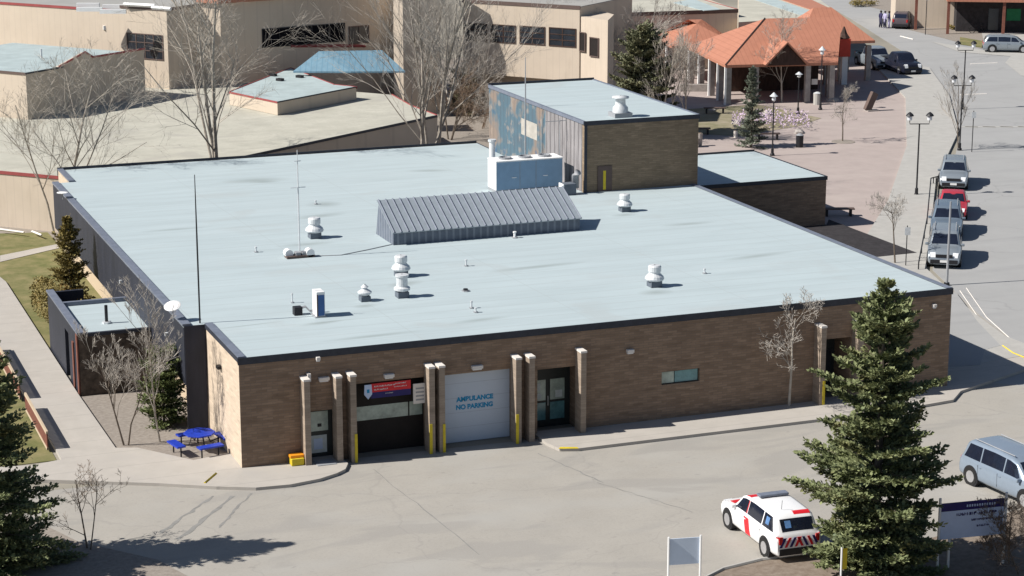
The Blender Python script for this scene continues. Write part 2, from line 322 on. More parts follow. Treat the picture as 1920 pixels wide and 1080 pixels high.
tag(MB().prism([(p.x, p.y) for p in _c]+[(31.6, 2.6), (31.0, 4.0), (31.0, 12.0)], .1, .136).build('side_yard', 'road'), kind='structure')
# kerb and walk round the left front corner
tag(MB().prism([(-9.5, 2.3), (-7.1, 1.27), (-3.3, -.62), (-1.4, -1.75), (-.07, -2.39), (1.2, -2.5), (2.41, -2.25), (3.2, -1.85), (3.62, -1.5), (3.9, -.9), (3.9, .3), (0, .3), (0, 2.0), (-1.5, 1.6), (-3.2, 3.9), (-4.0, 4.2), (-4.1, 12), (-4.1, 34), (-5, 42), (-7.2, 42), (-6.3, 34), (-6.3, 24), (-6.2, 3.5), (-7.4, 3.2), (-9.5, 3.6)], -.1, .12).build('sidewalk', 'concrete'), kind='structure')
tag(MB().prism([(11.9, -1.25), (11.9, .3), (30.85, .3), (30.85, 2.2), (38, 3.1), (38.4, 2.2), (31, -.9), (30, -1.9), (27, -2.3), (12.8, -2.35), (12.1, -2.1)], -.1, .12).build('front_walk', 'concrete'), kind='structure')
k = MB(); a, b = P(405, 888, .12), P(384, 906, .12); k.tube([a+Vector((0, 0, .012)), b+Vector((0, 0, .012))], .045, 4); k.build('painted_line', 'yellow')['kind'] = 'structure'
tag(MB().prism([(12.05, -2.12), (12.8, -2.38), (12.8, -2.2), (12.2, -1.95)], .121, .128).build('kerb_paint', 'yellow'), kind='structure')
patch('soil_bed', None, .02, 'soil_grey', .03, world=[(-4.05, 12), (-.0, 12), (0, 2.05), (-1.5, 1.65), (-3.15, 3.9), (-4.05, 4.3)])
patch('concrete_apron', None, .03, 'concrete_light', .03, world=[(-.9, 1.7), (0, 1.9), (0, .5), (-1.9, 1.9)])
patch('dark_strip', None, .14, 'near_black', .02, world=[(39, 22.7), (43.4, 22.9), (43.3, 32.5), (42.45, 31.2), (31, 31.2), (31, 25), (36, 22.7)])  # near-black strip added flat over the paving beside the annex
patch('dirt', None, .012, 'soil', .03, world=[(11.5, -16.2), (12.5, -15.75), (14, -15.45), (17, -15.55), (20.5, -15.6), (24.6, -14.3), (34, -13.5), (34, -40), (6, -40)])
tag(MB().tube([(11.2, -16.4, .03), (12.4, -15.72, .03), (14, -15.4, .03), (17, -15.5, .03)], .07, 6).build('dirt_edge', 'concrete_light'), kind='structure')
patch('verge', None, .012, 'soil_grey', .03, world=[(-16, 1.2), (-10, .8), (-8.2, -2.6), (-7.1, -5.4), (-4.9, -8.1), (-4.0, -10.8), (-5, -16), (-16, -16)])
patch('lawn', None, .008, 'grass', .03, world=[(-4.05, 20.3), (0, 20.3), (0, 41.5), (-.1, 46), (-8, 48), (-6, 37), (-4.2, 34)])
patch('lawn_west', None, .008, 'grass', .03, world=[(-7, 3.8), (-6.35, 3.8), (-6.35, 40), (-30, 60), (-30, 3)])
patch('path', [(0, 492), (0, 480), (110, 458), (110, 466)], .03, 'concrete')
# plaza lawn, store verge, painted street marks
patch('plaza_lawn', [(1290, 250), (1385, 256), (1500, 236), (1540, 222), (1420, 196), (1290, 205)], .02, 'grass_dry')
patch('far_verge', [(1600, 6), (1660, 20), (1700, 55), (1770, 72), (1840, 92), (1850, 62), (1780, -20), (1600, -30)], .02, 'soil_grey')
patch('store_walk', [(1745, 78), (1850, 96), (1840, 60), (1960, 62), (1960, 104), (2000, 160), (1915, 142), (1885, 118), (1895, 106), (1800, 98)], .03, 'concrete_light')
patch('store_verge', [(1800, 84), (1842, 90), (1846, 78), (1800, 70)], .04, 'grass')
cw = MB()
for i in range(6):
    a = P(1772+i*33, 238, 0); cw.box((a.x, a.y, .012), (.5, 2.2, .004), R(56))
tag(cw.build('crosswalk', 'concrete_light'), kind='structure')
lm = MB()
for pts in ([(1800, 545), (1835, 596), (1885, 646), (1920, 672)], [(1812, 540), (1850, 595), (1900, 640)]):
    lm.tube([P(x, y, .012) for x, y in pts], .022, 4)
for a, b in (((1688, 68), (1712, 74)), ((1745, 172), (1775, 176)), ((1800, 178), (1850, 176)), ((1820, 120), (1870, 118)), ((1840, 655), (1880, 650))):
    lm.tube([P(*a, .012), P(*b, .012)], .06, 4)
tag(lm.build('road_marking', 'cap_white'), kind='structure')
lm = MB(); lm.tube([P(1880, 648, .14), P(1900, 662, .14), P(1925, 672, .14)], .035, 4); tag(lm.build('yellow_marking', 'yellow'), kind='structure')
tm = MB()
for (x0, y0, x1, y1, w_) in ((400, 930, 300, 1000, .16), (437, 930, 335, 1012, .2), (470, 925, 410, 990, .09), (1010, 850, 1130, 905, .06), (1120, 905, 1300, 960, .05), (700, 880, 900, 1040, .05)):
    a, b = P(x0, y0, 0), P(x1, y1, 0); d_ = (b-a).normalized(); n__ = Vector((-d_.y, d_.x, 0)); rnd = random.Random(x0); k_ = 14
    c_ = [a.lerp(b, i_/k_)+n__*rnd.gauss(0, .03) for i_ in range(k_+1)]; ws = [w_*rnd.uniform(.2, .6) for _ in c_]
    for i_ in range(k_):
        q_ = [c_[i_]-n__*ws[i_], c_[i_+1]-n__*ws[i_+1], c_[i_+1]+n__*ws[i_+1], c_[i_]+n__*ws[i_]]; tm.quad(*[Vector((p_.x, p_.y, .005)) for p_ in q_])
tag(tm.build('tar_seam', 'seam'), kind='structure')

# ------------------------------------------------------------------ main building
L, YN, YB, YL, XF, XT, YT = 30.9, 5.45, 41.5, 37.7, -.89, 24.55, 25.1
B = thing('brick_building', 'long flat-roofed brown brick building with pale membrane roof in the middle', 'building', (0, 0, 0))
openings = [(2.62, 3.66, 0, 2.05, .35), (4.4, 7.42, 0, 2.95, .55), (8.0, 10.98, 0, 2.92, .45), (12.0, 13.85, 0, 2.75, 1.15), (24.75, 26.1, 0, 2.75, 1.4), (17.41, 19.11, 1.55, 2.1, .14)]
def wall_with_holes(x0, x1, zt, holes, y0, T=.3):
    m = MB(); xs = x0
    for (a, b, z0, z1, d) in sorted(holes):
        m.bb(xs, a, y0, y0+T, 0, zt)
        m.bb(a, b, y0, y0+T, z1, zt)
        if z0 > 0: m.bb(a, b, y0, y0+T, 0, z0)
        xs = b
    m.bb(xs, x1, y0, y0+T, 0, zt); return m
fw = wall_with_holes(0, L, HW-.002, openings, 0)
for (a, b, z0, z1, d) in openings:     # reveals and back panels of the recesses
    if d > .3: fw.bb(a-.3, a, .3, d+.3, 0, z1+.3); fw.bb(b, b+.3, .3, d+.3, 0, z1+.3); fw.bb(a-.3, b+.3, .3, d+.3, z1, z1+.3)
fw.build('front_wall', 'brick', B)
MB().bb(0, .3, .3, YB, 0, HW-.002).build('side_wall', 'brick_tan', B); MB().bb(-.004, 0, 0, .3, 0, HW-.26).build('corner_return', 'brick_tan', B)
for q_ in ((.3, XT, YB-.3, YB), (L-.3, L, .3, YT), (XT-.3, XT, YT, YB-.3)): MB().bb(*q_, 0, HW-.002).build('side_wall', 'brick', B)
M['tanwall'] = mat('tan_stucco', (.5, .40, .29), rough=.9, var=.05, scale=1.5)
tw = MB(); tw.bb(-.02, 0, YN+.02, YL, 0, 2.3); tw.build('stucco_wall', 'tanwall', B)
db = MB(); db.bb(-.16, -.02, 24.2, 24.6, 0, 2.0); db.build('downpipe', 'darkwood', B)
rfm = MB(); rfm.prism([(.05, .05), (L-.05, .05), (L-.05, YT), (XT, YT), (XT, YB-.05), (.05, YB-.05), (.05, YL), (XF, YL), (XF, YN), (.05, YN)], HW-.05, HW); rfm.build('roof', 'roof', B)
for q_ in ((-.04, L+.04, -.05, .0, HW-.24, HW+.03), (L, L+.05, 0, YT, HW-.24, HW+.03), (-.04, XT, YB, YB+.05, HW-.3, HW+.14), (-.05, -.005, .001, YN, HW-.14, HW+.03), (XT, XT+.04, YT+14.2, YB, HW-.24, HW+.03)): MB().bb(*q_).build('roof_edge', 'flash', B)
for q_ in ((-.03, .27, .01, YN, HW+.035, HW+.07), (XF-.04, XF+.3, YN, YL, HW+.005, HW+.09), (L-.25, L+.03, .01, YT, HW+.035, HW+.05), (-.03, .27, YL, YB, HW+.005, HW+.09)): MB().bb(*q_).build('coping', 'cap', B)
fs = MB(); fs.bb(XF, -.02, YN, YL, 1.98, HW-.06); fs.build('fascia', 'fascia', B)
fs = MB(); fs.bb(XF+.02, -.03, YN-.05, YN-.002, 0, HW+.01); fs.build('end_panel', 'fascia', B)
# doors, windows, recess contents
dr = MB(); dr.bb(2.62, 3.66, .3, .36, 0, 2.05); d1 = dr.build('door', 'frame', B)
MB().bb(2.75, 3.48, .285, .298, 1.15, 1.93).build('pane', 'glass_green', d1); MB().bb(2.78, 3.42, .285, .298, .28, .98).build('pane', 'paper', d1)
MB().bb(2.9, 3.25, .278, .284, .42, .85).build('notice', 'signblue', d1); MB().box((3.14, .28, 1.38), (.16, .008, .13)).build('decal', 'black', d1)
dr = MB(); dr.bb(4.4, 7.42, .52, .6, 0, 2.95); d2 = dr.build('overhead_door', 'darkdoor', B)
gp = MB(); gp.bb(4.5, 6.78, .5, .519, 1.3, 1.86); gp.bb(6.84, 7.36, .5, .519, 1.3, 1.86); gp.build('pane', 'glass_green', d2)
dr = MB(); dr.bb(8.0, 10.98, .42, .5, 0, 2.92); d3 = dr.build('overhead_door', 'plank', B); d3['label'] = 'white overhead door lettered AMBULANCE NO PARKING'
def text(body, size, loc, m, parent, rot=(math.pi/2, 0, 0), depth=.004, align='CENTER', sx=1):
    c = bpy.data.curves.new('t', 'FONT'); c.body = body; c.size = size; c.extrude = depth; c.align_x = align; c.offset = size*.045
    o = bpy.data.objects.new('t', c); C.objects.link(o); dg = bpy.context.evaluated_depsgraph_get()
    me = bpy.data.meshes.new_from_object(o.evaluated_get(dg)); bpy.data.objects.remove(o); me.materials.clear(); me.materials.append(M[m])
    ob = bpy.data.objects.new('lettering', me); C.objects.link(ob)
    off = Vector((0, 0, 0)); q = parent
    while q: off += q.location; q = q.parent
    ob.location = Vector(loc)-off; ob.rotation_euler = rot; ob.scale = (sx, 1, 1); ob.parent = parent; return ob
text('AMBULANCE', .26, (9.52, .41, 1.66), 'textblue', d3); text('NO PARKING', .26, (9.5, .41, 1.34), 'textblue', d3, sx=.98)
dr = MB(); dr.bb(12.0, 13.85, 1.1, 1.18, 0, 2.75); wl = dr.build('entrance_door', 'frame', B)
for i, x in enumerate((12.16, 12.98)):
    MB().bb(x, x+.62, 1.07, 1.098, 1.12, 1.98).build('pane', 'glass_green', wl); MB().bb(x, x+.62, 1.07, 1.098, .3, 1.02).build('pane', 'glass_teal', wl)
MB().bb(12.2, 12.55, 1.06, 1.068, 1.55, 1.85).build('notice', 'paper', wl); MB().bb(12.3, 12.6, 1.06, 1.068, 1.2, 1.42).build('notice', 'paper', wl); MB().bb(13.2, 13.5, 1.06, 1.068, 1.2, 1.5).build('notice', 'paper', wl)
hd = MB(); hd.tube([(12.87, 1.03, .9), (12.87, 1.03, 1.3)], .018, 6); hd.build('handle', 'galv', wl)
dr = MB(); dr.bb(24.75, 26.1, 1.35, 1.43, 0, 2.75); wl = dr.build('entrance_door', 'frame', B)
MB().bb(24.95, 25.4, 1.32, 1.348, .4, 1.9).build('pane', 'glass', wl); MB().bb(25.5, 25.95, 1.32, 1.348, .4, 1.9).build('pane', 'glass', wl)
wn = MB(); wn.bb(17.41, 19.11, .12, .2, 1.55, 2.1); wn = wn.build('window', 'frame', B); MB().bb(17.46, 18.0, .1, .118, 1.59, 2.06).build('pane', 'glass_green', wn); MB().bb(18.04, 19.06, .1, .118, 1.59, 2.06).build('pane', 'glass_teal', wn)
PIL = [(2.33, 1), (3.58, 0), (4.14, 2), (7.29, 3), (7.70, 4), (10.87, 3), (11.43, 0), (13.62, 0), (24.36, 4), (26.15, 0)]
for x, kk in PIL:
    p = MB(); p.bb(x, x+.23, -.6, 0, 0, 3.42); p = p.build('pillar', 'brick_pillar', B)
    MB().bb(x-.02, x+.25, -.62, -.002, 3.42, 3.5).build('cap', 'cap_white', p)
    if kk in (2, 4): MB().bb(x+.13, x+.235, -.63, -.602, .0, 1.15).build('guard', 'yellow', p)
    if kk == 3: g = MB(); g.bb(x-.01, x+.11, -.63, -.602, 0, 1.2); g.build('guard', 'yellow', p)
# tower
TZ, TW, TD = 8.13, 6.53, 14.2
tx1, ty1 = XT+TW, YT+TD
t_ = MB(); t_.bb(XT+.002, tx1, YT+.002, YT+.3, 0, TZ-.06); t_.bb(tx1-.3, tx1, YT+.3, ty1, 0, TZ-.06); t_.bb(XT, tx1-.3, ty1-.3, ty1, 0, TZ-.06); t_.build('tower_wall', 'brick_tower', B)
MB().bb(XT-.02, XT, YT+.35, YT+5.4, HW, TZ-.06).build('board_wall', 'greywood', B); 
mu_ = MB().bb(XT-.02, XT, YT+5.4, ty1, HW, TZ-.06).build('mural', 'mural', B)
MB().bb(XT-.035, XT-.021, YT+6.6, YT+9.0, 6.1, 7.0).build('panel', 'palepanel', mu_)
MB().bb(XT+.0, XT+.3, YT+.3, ty1-.3, HW, TZ-.06).build('tower_core', 'greywood', B)
tr = MB(); tr.bb(XT+.05, tx1-.05, YT+.05, ty1-.05, TZ-.08, TZ-.01); tr.build('tower_roof', 'roof', B)
for q_ in ((XT-.05, tx1+.05, YT-.05, YT, TZ-.2, TZ+.03), (XT-.05, tx1+.05, ty1, ty1+.05, TZ-.2, TZ+.12), (XT-.04, XT+.12, YT-.08, YT-.051, HW, TZ-.2)): MB().bb(*q_).build('tower_roof_edge', 'flash', B)
for q_ in ((XT-.07, XT+.06, YT, ty1, TZ-.14, TZ+.035), (tx1-.06, tx1+.07, YT, ty1, TZ-.14, TZ+.035)): MB().bb(*q_).build('tower_coping', 'cap', B)
td = MB(); td.bb(25.6, 25.75, YT-.06, YT-.052, 4.5, 5.5); td.build('door_trim', 'yellow', B); MB().bb(25.3, 26.1, YT-.05, YT-.002, 4.42, 5.75).build('roof_door', 'brown_metal', B)
# annex on the right
an = MB(); an.bb(L-.1, 42.38, 31.3, 31.6, 0, 2.94); an.bb(42.08, 42.38, 31.6, 40.35, 0, 2.94); an.bb(tx1, 42.08, 40.05, 40.35, 0, 2.94); an.build('annex_wall', 'brick', B)
MB().bb(tx1+.002, 42.33, 31.35, 40.3, 2.9, 2.97).build('annex_roof', 'roof', B)
ae = MB(); ae.bb(tx1, 42.43, 31.25, 31.298, 2.78, 3.0); ae.bb(42.38, 42.43, 31.3, 40.4, 2.78, 3.0); ae.bb(tx1+.1, 42.38, 40.35, 40.4, 2.78, 3.08); ae.build('annex_roof_edge', 'flash', B)
# low lobby wing on the left
lw = MB(); lw.bb(-3.98, -.0, 12.1, 12.3, 0, 2.72); lw.build('lobby_front_wall', 'shingle', B)
lw = MB(); lw.bb(-4.0, -3.8, 12.3, 14.6, 0, 2.72); lw.bb(-4.0, -3.8, 15.6, 20.2, 0, 2.72); lw.bb(-4, -3.8, 14.6, 15.6, 2.15, 2.72); lw.bb(-3.8, -2.4, 20.0, 20.2, 0, 2.72); lw.build('lobby_side_wall', 'fascia', B)
MB().bb(-3.86, -3.82, 14.6, 15.6, 0, 2.15).build('lobby_door', 'black', B)
MB().bb(-3.8, -.9, 12.3, 17.6, 2.52, 2.6).build('lobby_roof', 'roof', B)
lc = MB(); lc.bb(-4.05, -3.72, 12.05, 20.25, 2.72, 2.8); lc.build('lobby_coping', 'cap', B)
lc = MB(); lc.bb(-3.7, -.9, 12.05, 12.2, 2.6, 2.74); lc.build('lobby_roof_edge', 'flash', B)
lc = MB(); lc.bb(-3.72, -.9, 17.6, 17.8, 2.4, 2.78); lc.build('lobby_back_curb', 'cap', B)
lp = MB(); lp.bb(-4.06, -4.0, 12.1, 12.4, 0, 2.7); lp.bb(-4.06, -4.002, 13.2, 13.5, 0, 2.1); lp.build('lobby_post', 'redwood', B)
lr = MB(); lr.bb(-.9, -.03, 12.1, 17.7, 0, 1.98); lr.build('lobby_infill', 'darkwood', B)
# clerestory monitor: ribbed metal with one long slope
q0 = Vector((11.44, 16.75, HW)); cl = MB()
x0, x1, ya, yb, yr, zc, zr = 11.4, 20.75, 16.6, 19.3, 18.8, 5.0, 6.05
cl.add([(x0, ya, HW), (x1, ya, HW), (x1, yb, HW), (x0, yb, HW), (x0, ya, zc), (x1, ya, zc), (x1, yr, zr), (x0, yr, zr)], [(0, 1, 5, 4), (0, 4, 7, 3), (1, 2, 6, 5), (2, 3, 7, 6), (4, 5, 6, 7)])
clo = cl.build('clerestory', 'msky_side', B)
cr = MB(); n = 27
dv = Vector((0, yr-ya, zr-zc)).normalized(); nv = Vector((0, -dv.z, dv.y))
cr.add([Vector(p)+nv*.01 for p in ((x0-.08, ya-.12, zc-.04), (x1+.05, ya-.12, zc-.04), (x1+.05, yr+.08, zr+.02), (x0-.08, yr+.08, zr+.02))]+[Vector(p)+nv*.05 for p in ((x0-.08, ya-.12, zc-.04), (x1+.05, ya-.12, zc-.04), (x1+.05, yr+.08, zr+.02), (x0-.08, yr+.08, zr+.02))], [(0, 3, 2, 1), (4, 5, 6, 7), (0, 1, 5, 4), (1, 2, 6, 5), (2, 3, 7, 6), (3, 0, 4, 7)])
cr.build('metal_sheet', 'msky', clo)
rb = MB()
for i in range(n+1):
    x = x0+(x1-x0)*i/n; a = Vector((x, ya-.12, zc-.04))+nv*.075; b = Vector((x, yr+.08, zr+.02))+nv*.075
    MB().tube([a, b], .04, 4).build('roof_rib', 'cap', clo)
overlay(M['msky_side'], line_mask(M['msky_side'], (1, .9, 0), .34, .1), (.22, .24, .28), .8)
# ------------------------------------------------------------------ things on the roof
def vent(loc, label, s=1.0, kind=0):
    t = thing('roof_vent', label, 'vent', loc, 0, 'metal vents on the main roof')
    b = MB(); b.box((0, 0, .13*s), (.5*s, .5*s, .26*s)); b.build('base', 'base_dark', t, local=True)
    c = MB()
    if kind == 0: prof = [(.20, .26), (.38, .29), (.42, .36), (.38, .46), (.27, .56), (.25, .60), (.25, .66), (.28, .67), (.28, .88), (.24, .93), (.04, .95)]
    elif kind == 1: prof = [(.17, .26), (.36, .42), (.36, .48), (.15, .62), (.13, .70), (.20, .72), (.05, .86)]
    else: prof = [(.20, .26), (.36, .34), (.36, .44), (.25, .50), (.25, .92), (.30, .94), (.30, 1.02), (.05, 1.04)]
    c._lathe([(r*s, z*s) for r, z in prof], (0, 0, 0), 18); c.build('cowl', 'galv', t, local=True); return t
vent(P(590, 446, HW), 'galvanised roof vent nearest the guyed mast with white ballast', 1.05, 0)
vent(P(752, 518, HW), 'galvanised vent behind the tall one, rear of a close pair on the roof', 1.0, 0)
vent(P(684, 564, HW), 'smallest pointed vent on a dark base beside the boxy condenser', .82, 1)
vent(P(754, 557, HW), 'tall straight-necked vent at the front of a close pair', .95, 2)
vent(P(1227, 537, HW), 'lone galvanised vent on the right part of the main roof', 1.0, 0)
vent(P(1171, 396, HW), 'galvanised vent close in front of the brick tower', .95, 0)
o = thing('tower_vent', 'dark round roof vent at the front of the tower roof', 'vent', (27.0, 26.1, TZ-.01))
MB().box((0, 0, .12), (1.0, .9, .24)).build('base', 'grey', o, local=True); b = MB(); b._lathe([(.42, .24), (.40, .5), (.28, .62), (.26, .95), (.45, .98), (.45, 1.06), (.05, 1.12)], (0, 0, 0), 18); b.build('cowl', 'galv', o, smooth=True, local=True)
# big package unit
a0 = P(914, 359, HW); yu = 25.2
U0 = PX(914, 25.0, HW); U1 = PX(1056, 25.0, HW)
_a, _b = P(931, 304, HW+1.65), P(1056, 296, HW+1.65); ux0, ux1, uy0 = _a.x, _b.x, _a.y; uy1 = uy0+1.25
o = thing('rooftop_unit', 'large pale blue-grey rooftop air unit beside the tower', 'air unit', ((ux0+ux1)/2, (uy0+uy1)/2, HW))
b = MB(); b.bb(ux0, ux1, uy0, uy1, HW+.15, HW+1.62); b.build('cabinet', 'unit', o, bevel=.02)
b = MB(); b.bb(ux0-.03, ux1+.03, uy0-.03, uy1+.03, HW+1.62, HW+1.68); b.build('top', 'white', o)
b = MB(); b.bb(ux0-.02, ux0-.002, uy0, uy1, HW+.15, HW+1.6); b.build('side_panel', 'white', o)
b = MB(); b.bb(ux0, ux1, uy0+.05, uy1, HW, HW+.149); b.build('curb', 'grey', o)
for i in range(3):
    b = MB(); b._lathe([(.34, 1.68), (.34, 1.78), (.28, 1.78), (.26, 1.70), (.0, 1.70)], (ux0+.7+i*1.1, (uy0+uy1)/2, HW), 16); b.build('fan', 'grey', o)
for x in (1.3, 2.2):
    b = MB(); b.bb(ux0+x-.01, ux0+x+.01, uy0-.012, uy0-.001, HW+.2, HW+1.55); b.build('panel_joint', 'grey', o)
for x in (.85, 2.6): MB().bb(ux0+x, ux0+x+.25, uy0-.03, uy0-.001, HW+.75, HW+.79).build('handle', 'white', o)
o = thing('exhaust_hood', 'small exhaust hood with white edge at the tower corner', 'exhaust', (23.6, 25.0, HW))
b = MB(); b.box((0, 0, .3), (.7, .6, .6)); b.build('box', 'base_dark', o, bevel=.02, local=True); b = MB(); b.tube([(.45, .1, .3), (.45, .1, .95), (.5, -.1, 1.15)], .19, 12); b.build('duct', 'grey', o, smooth=True, local=True); MB().box((-.37, 0, .35), (.05, .62, .5)).build('trim', 'white', o, local=True)
# condenser, small box and pipes
o = thing('condenser_unit', 'upright condenser with blue coil at the front left of the roof', 'air unit', P(598, 592, HW), 0)
MB().box((0, 0, .55), (.36, .62, 1.02)).build('cabinet', 'white', o, bevel=.02, local=True); MB().box((0.02, -.32, .5), (.26, .02, .85)).build('coil', 'blue_ac', o, local=True); MB().box((-.14, -.325, .5), (.04, .02, .9)).build('trim', 'brown_metal', o, local=True)
MB().box((0, 0, .02), (.5, .7, .04)).build('stand', 'grey', o, local=True)
o = thing('pipe_box', 'small dark box with curved pipes left of the condenser', 'pipe box', P(558, 590, HW))
MB().box((0, 0, .17), (.34, .34, .34)).build('box', 'black', o, bevel=.02, local=True); b = MB()
for dy in (0, .12): b.tube([(.15, dy, .25), (.35, dy, .3), (.5, dy-.1, .12), (.9, dy-.1, .12), (1.0, dy, .3)], .035, 6)
b.build('pipe', 'grey', o, local=True)
def pipe(px, py, h, r, label, m='galv', z=HW):
    o = thing('vent_pipe', label, 'pipe', P(px, py, z), 0, 'small pipes standing on the main roof'); b = MB(); b.tube([(0, 0, 0), (0, 0, h)], r, 8); b.tube([(0, 0, h-.05), (0, 0, h+.01)], r*1.5, 8); b.build('pipe', m, o, local=True); MB().tube([(0, 0, 0), (0, 0, .04)], r*2.6, 8).build('collar', 'grey', o, local=True)
pipe(480, 473, .25, .04, 'thin pipe far left of the ballasted mast'); pipe(874, 499, .3, .04, 'thin pipe behind the black stub pipe right of the vent pair'); pipe(873, 546, .1, .07, 'short black stub pipe right of the vent pair', 'black')
pipe(884, 578, .3, .04, 'thin leaning pipe, left of two near the front roof edge'); pipe(892, 586, .2, .04, 'thin pipe, right of two near the front roof edge'); pipe(1321, 513, .22, .04, 'thin pipe right of the lone vent'); pipe(965, 446, .3, .06, 'white pipe at the foot of the ribbed metal monitor', 'white')
pipe(592, 383, .2, .04, 'thin pipe in a grey stain near the left mast'); pipe(548, 568, .4, .03, 'thin pipe behind the small dark pipe box')
o = thing('flue_pipe', 'tall white flue pipe between the air unit and the mural', 'pipe', PX(923, 29, HW)); b = MB(); b.tube([(0, 0, 0), (0, 0, 2.3)], .16, 10); b.build('pipe', 'white', o, local=True); MB().tube([(0, 0, 2.3), (0, 0, 2.42)], .22, 10).build('cap', 'galv', o, local=True)
# masts
def mast(loc, h, r, label, m='galv', arms=()):
    o = thing('antenna_mast', label, 'mast', loc); b = MB(); b.tube([(0, 0, 0), (0, 0, h*.55), (0, 0, h)], [r, r, r*.45], 6); b.build('pole', m, o, local=True)
    for z, l in arms: a = MB(); a.tube([(-l, 0, z), (l, 0, z)], .02, 5); a.build('arm', m, o, local=True)
    return o
mast(P(375, 606, HW), 6.0, .035, 'tall thin black mast at the roof notch by the front left corner', 'black')
o = mast(P(562, 482, HW), 4.9, .035, 'thin grey mast with crossbar standing in white ballast drums', 'galv', ((3.2, .35), (4.4, .15)))
for dx, dy in ((-.5, .12), (.45, -.05)): b = MB(); b.tube([(dx, dy-.2, .2), (dx, dy+.2, .2)], .19, 12); b.build('ballast_drum', 'white', o, local=True)
MB().box((0, 0, .06), (1.3, .5, .1)).build('tray', 'brown_metal', o, local=True)
for dx in (-.1, .2): MB().box((dx, 0, .18), (.22, .35, .14)).build('block', 'grey', o, local=True)
mast(PX(985, 31, HW), 6.4, .045, 'tall grey mast standing close beside the mural wall', 'grey'); mast(PX(1049, 27.5, HW), 3.6, .03, 'short grey mast with a crossbar by the board wall', 'grey', ((3.45, .8),))
o = thing('satellite_dish', 'white satellite dish on a short post at the left roof edge', 'satellite dish', P(325, 602, HW)); b = MB(); b._lathe([(.0, 0), (.15, .015), (.33, .08)], (0, 0, 0), 16); d = b.build('dish', 'white', o, smooth=True, local=True, solid=.01); d.location = (0, 0, .56); d.rotation_euler = (R(20), R(-14), 0); d.scale = (1.05, 1.05, 1); MB().tube([(0, 0, 0), (0, 0, .55)], .025, 6).build('post', 'grey', o, local=True)
o = thing('satellite_dish', 'small white dish at the far left corner of the roof', 'satellite dish', P(118, 374, HW)); b = MB(); b._lathe([(.0, 0), (.15, .015), (.3, .06)], (0, 0, 0), 16); d = b.build('dish', 'white', o, smooth=True, local=True, solid=.01); d.location = (0, 0, .3); MB().tube([(0, 0, 0), (0, 0, .28)], .025, 6).build('post', 'grey', o, local=True)
for (px, py, s, lb) in ((200, 606, .32, 'black flue with flared foot on the small lobby roof'),):
    o = thing('flue', lb, 'flue', P(px, py, 2.6)); MB().tube([(0, 0, .05), (0, 0, .8)], .07, 8).build('pipe', 'black', o, local=True); MB().tube([(0, 0, 0), (0, 0, .08)], .2, 8).build('foot', 'galv', o, local=True)
o = thing('cable', 'thin dark cable running over the roof from mast to ribbed monitor', 'cable', P(590, 480, HW)); b = MB(); b.tube([P(590, 480, HW+.02), P(640, 478, HW+.02), P(690, 468, HW+.02), P(735, 458, HW+.02)], .018, 4); b.build('wire', 'grey', o)

# wall lamps
def lamp(px, py, label, w_=.34, Y=0.0):
    p = on_y(px, py, Y); o = thing('wall_lamp', label, 'lamp', (p.x, Y, p.z), 0, 'lamps on the front wall'); MB().box((0, -.09, 0), (w_, .18, .13)).build('housing', 'cap_white', o, bevel=.015, local=True); MB().box((0, -.07, -.09), (w_*.8, .12, .05)).build('lens', 'lens', o, local=True)
lamp(595, 671, 'small lamp high on the wall above the left door', .16); lamp(606, 709, 'wide lamp over the narrow left door', .42); lamp(728, 703, 'wide lamp above the red sign', .4); lamp(893, 687, 'twin lamp above the white overhead door', .46); lamp(1180, 657, 'lamp on the bare wall left of the small teal window', .3); lamp(1750, 572, 'small white lamp near the right end of the front wall', .16)
o = thing('wall_box', 'small pale box on a bracket above the left pillars', 'box', (on_y(577, 703, 0).x, 0, 3.45)); MB().box((0, -.12, 0), (.13, .22, .3)).build('box', 'cap_white', o, local=True)
o = thing('wall_lamp', 'dark lamp on the sunlit left end wall', 'lamp', (0, 3.0, 3.3)); MB().box((-.08, 0, 0), (.16, .3, .13)).build('housing', 'black', o, local=True)
for y, z in ((8.6, 3.3), (18.5, 3.3)):
    o = thing('wall_lamp', 'small lamp on the dark fascia '+('over the lobby roof' if y > 10 else 'near the white dish'), 'lamp', (XF, y, z)); MB().box((-.06, 0, 0), (.12, .15, .15)).build('housing', 'galv', o, local=True)
# signs on the front wall
o = thing('wall_sign', 'red and navy sign with white crest above the dark bay', 'sign', (5.8, -.02, 2.6)); b = MB(); b.bb(5.12, 6.72, -.06, -.02, 2.56, 2.9); b.build('red_board', 'redfilm', o); b = MB(); b.bb(5.12, 6.72, -.06, -.02, 2.32, 2.558); b.build('navy_board', 'navy', o)
b = MB(); b.add([(4.86, -.07, 2.88), (5.14, -.07, 2.88), (5.16, -.07, 2.5), (5.0, -.07, 2.3), (4.84, -.07, 2.5), (4.86, -.03, 2.88), (5.14, -.03, 2.88), (5.16, -.03, 2.5), (5.0, -.03, 2.3), (4.84, -.03, 2.5)], [(4, 3, 2, 1, 0), (5, 6, 7, 8, 9), (0, 1, 6, 5), (1, 2, 7, 6), (2, 3, 8, 7), (3, 4, 9, 8), (4, 0, 5, 9)]); cr_ = b.build('crest', 'signblue', o)
MB().box((5.0, -.075, 2.63), (.1, .006, .14)).build('emblem', 'textblue', cr_)
random.seed(4)
def wordmarks(m_, o, rows, Y, name='lettering'):
    b = MB()
    for (x0, x1, z, h) in rows:
        x = x0
        while x < x1:
            wd = random.uniform(.5, 1.0)*h; b.bb(x, x+wd*.35, Y-.005, Y, z, z+h); b.bb(x, x+wd, Y-.005, Y, z+random.choice((0, .4, .75))*h, z+h*random.choice((.25, .6, 1))); x += wd*1.3
    b.build(name, m_, o)
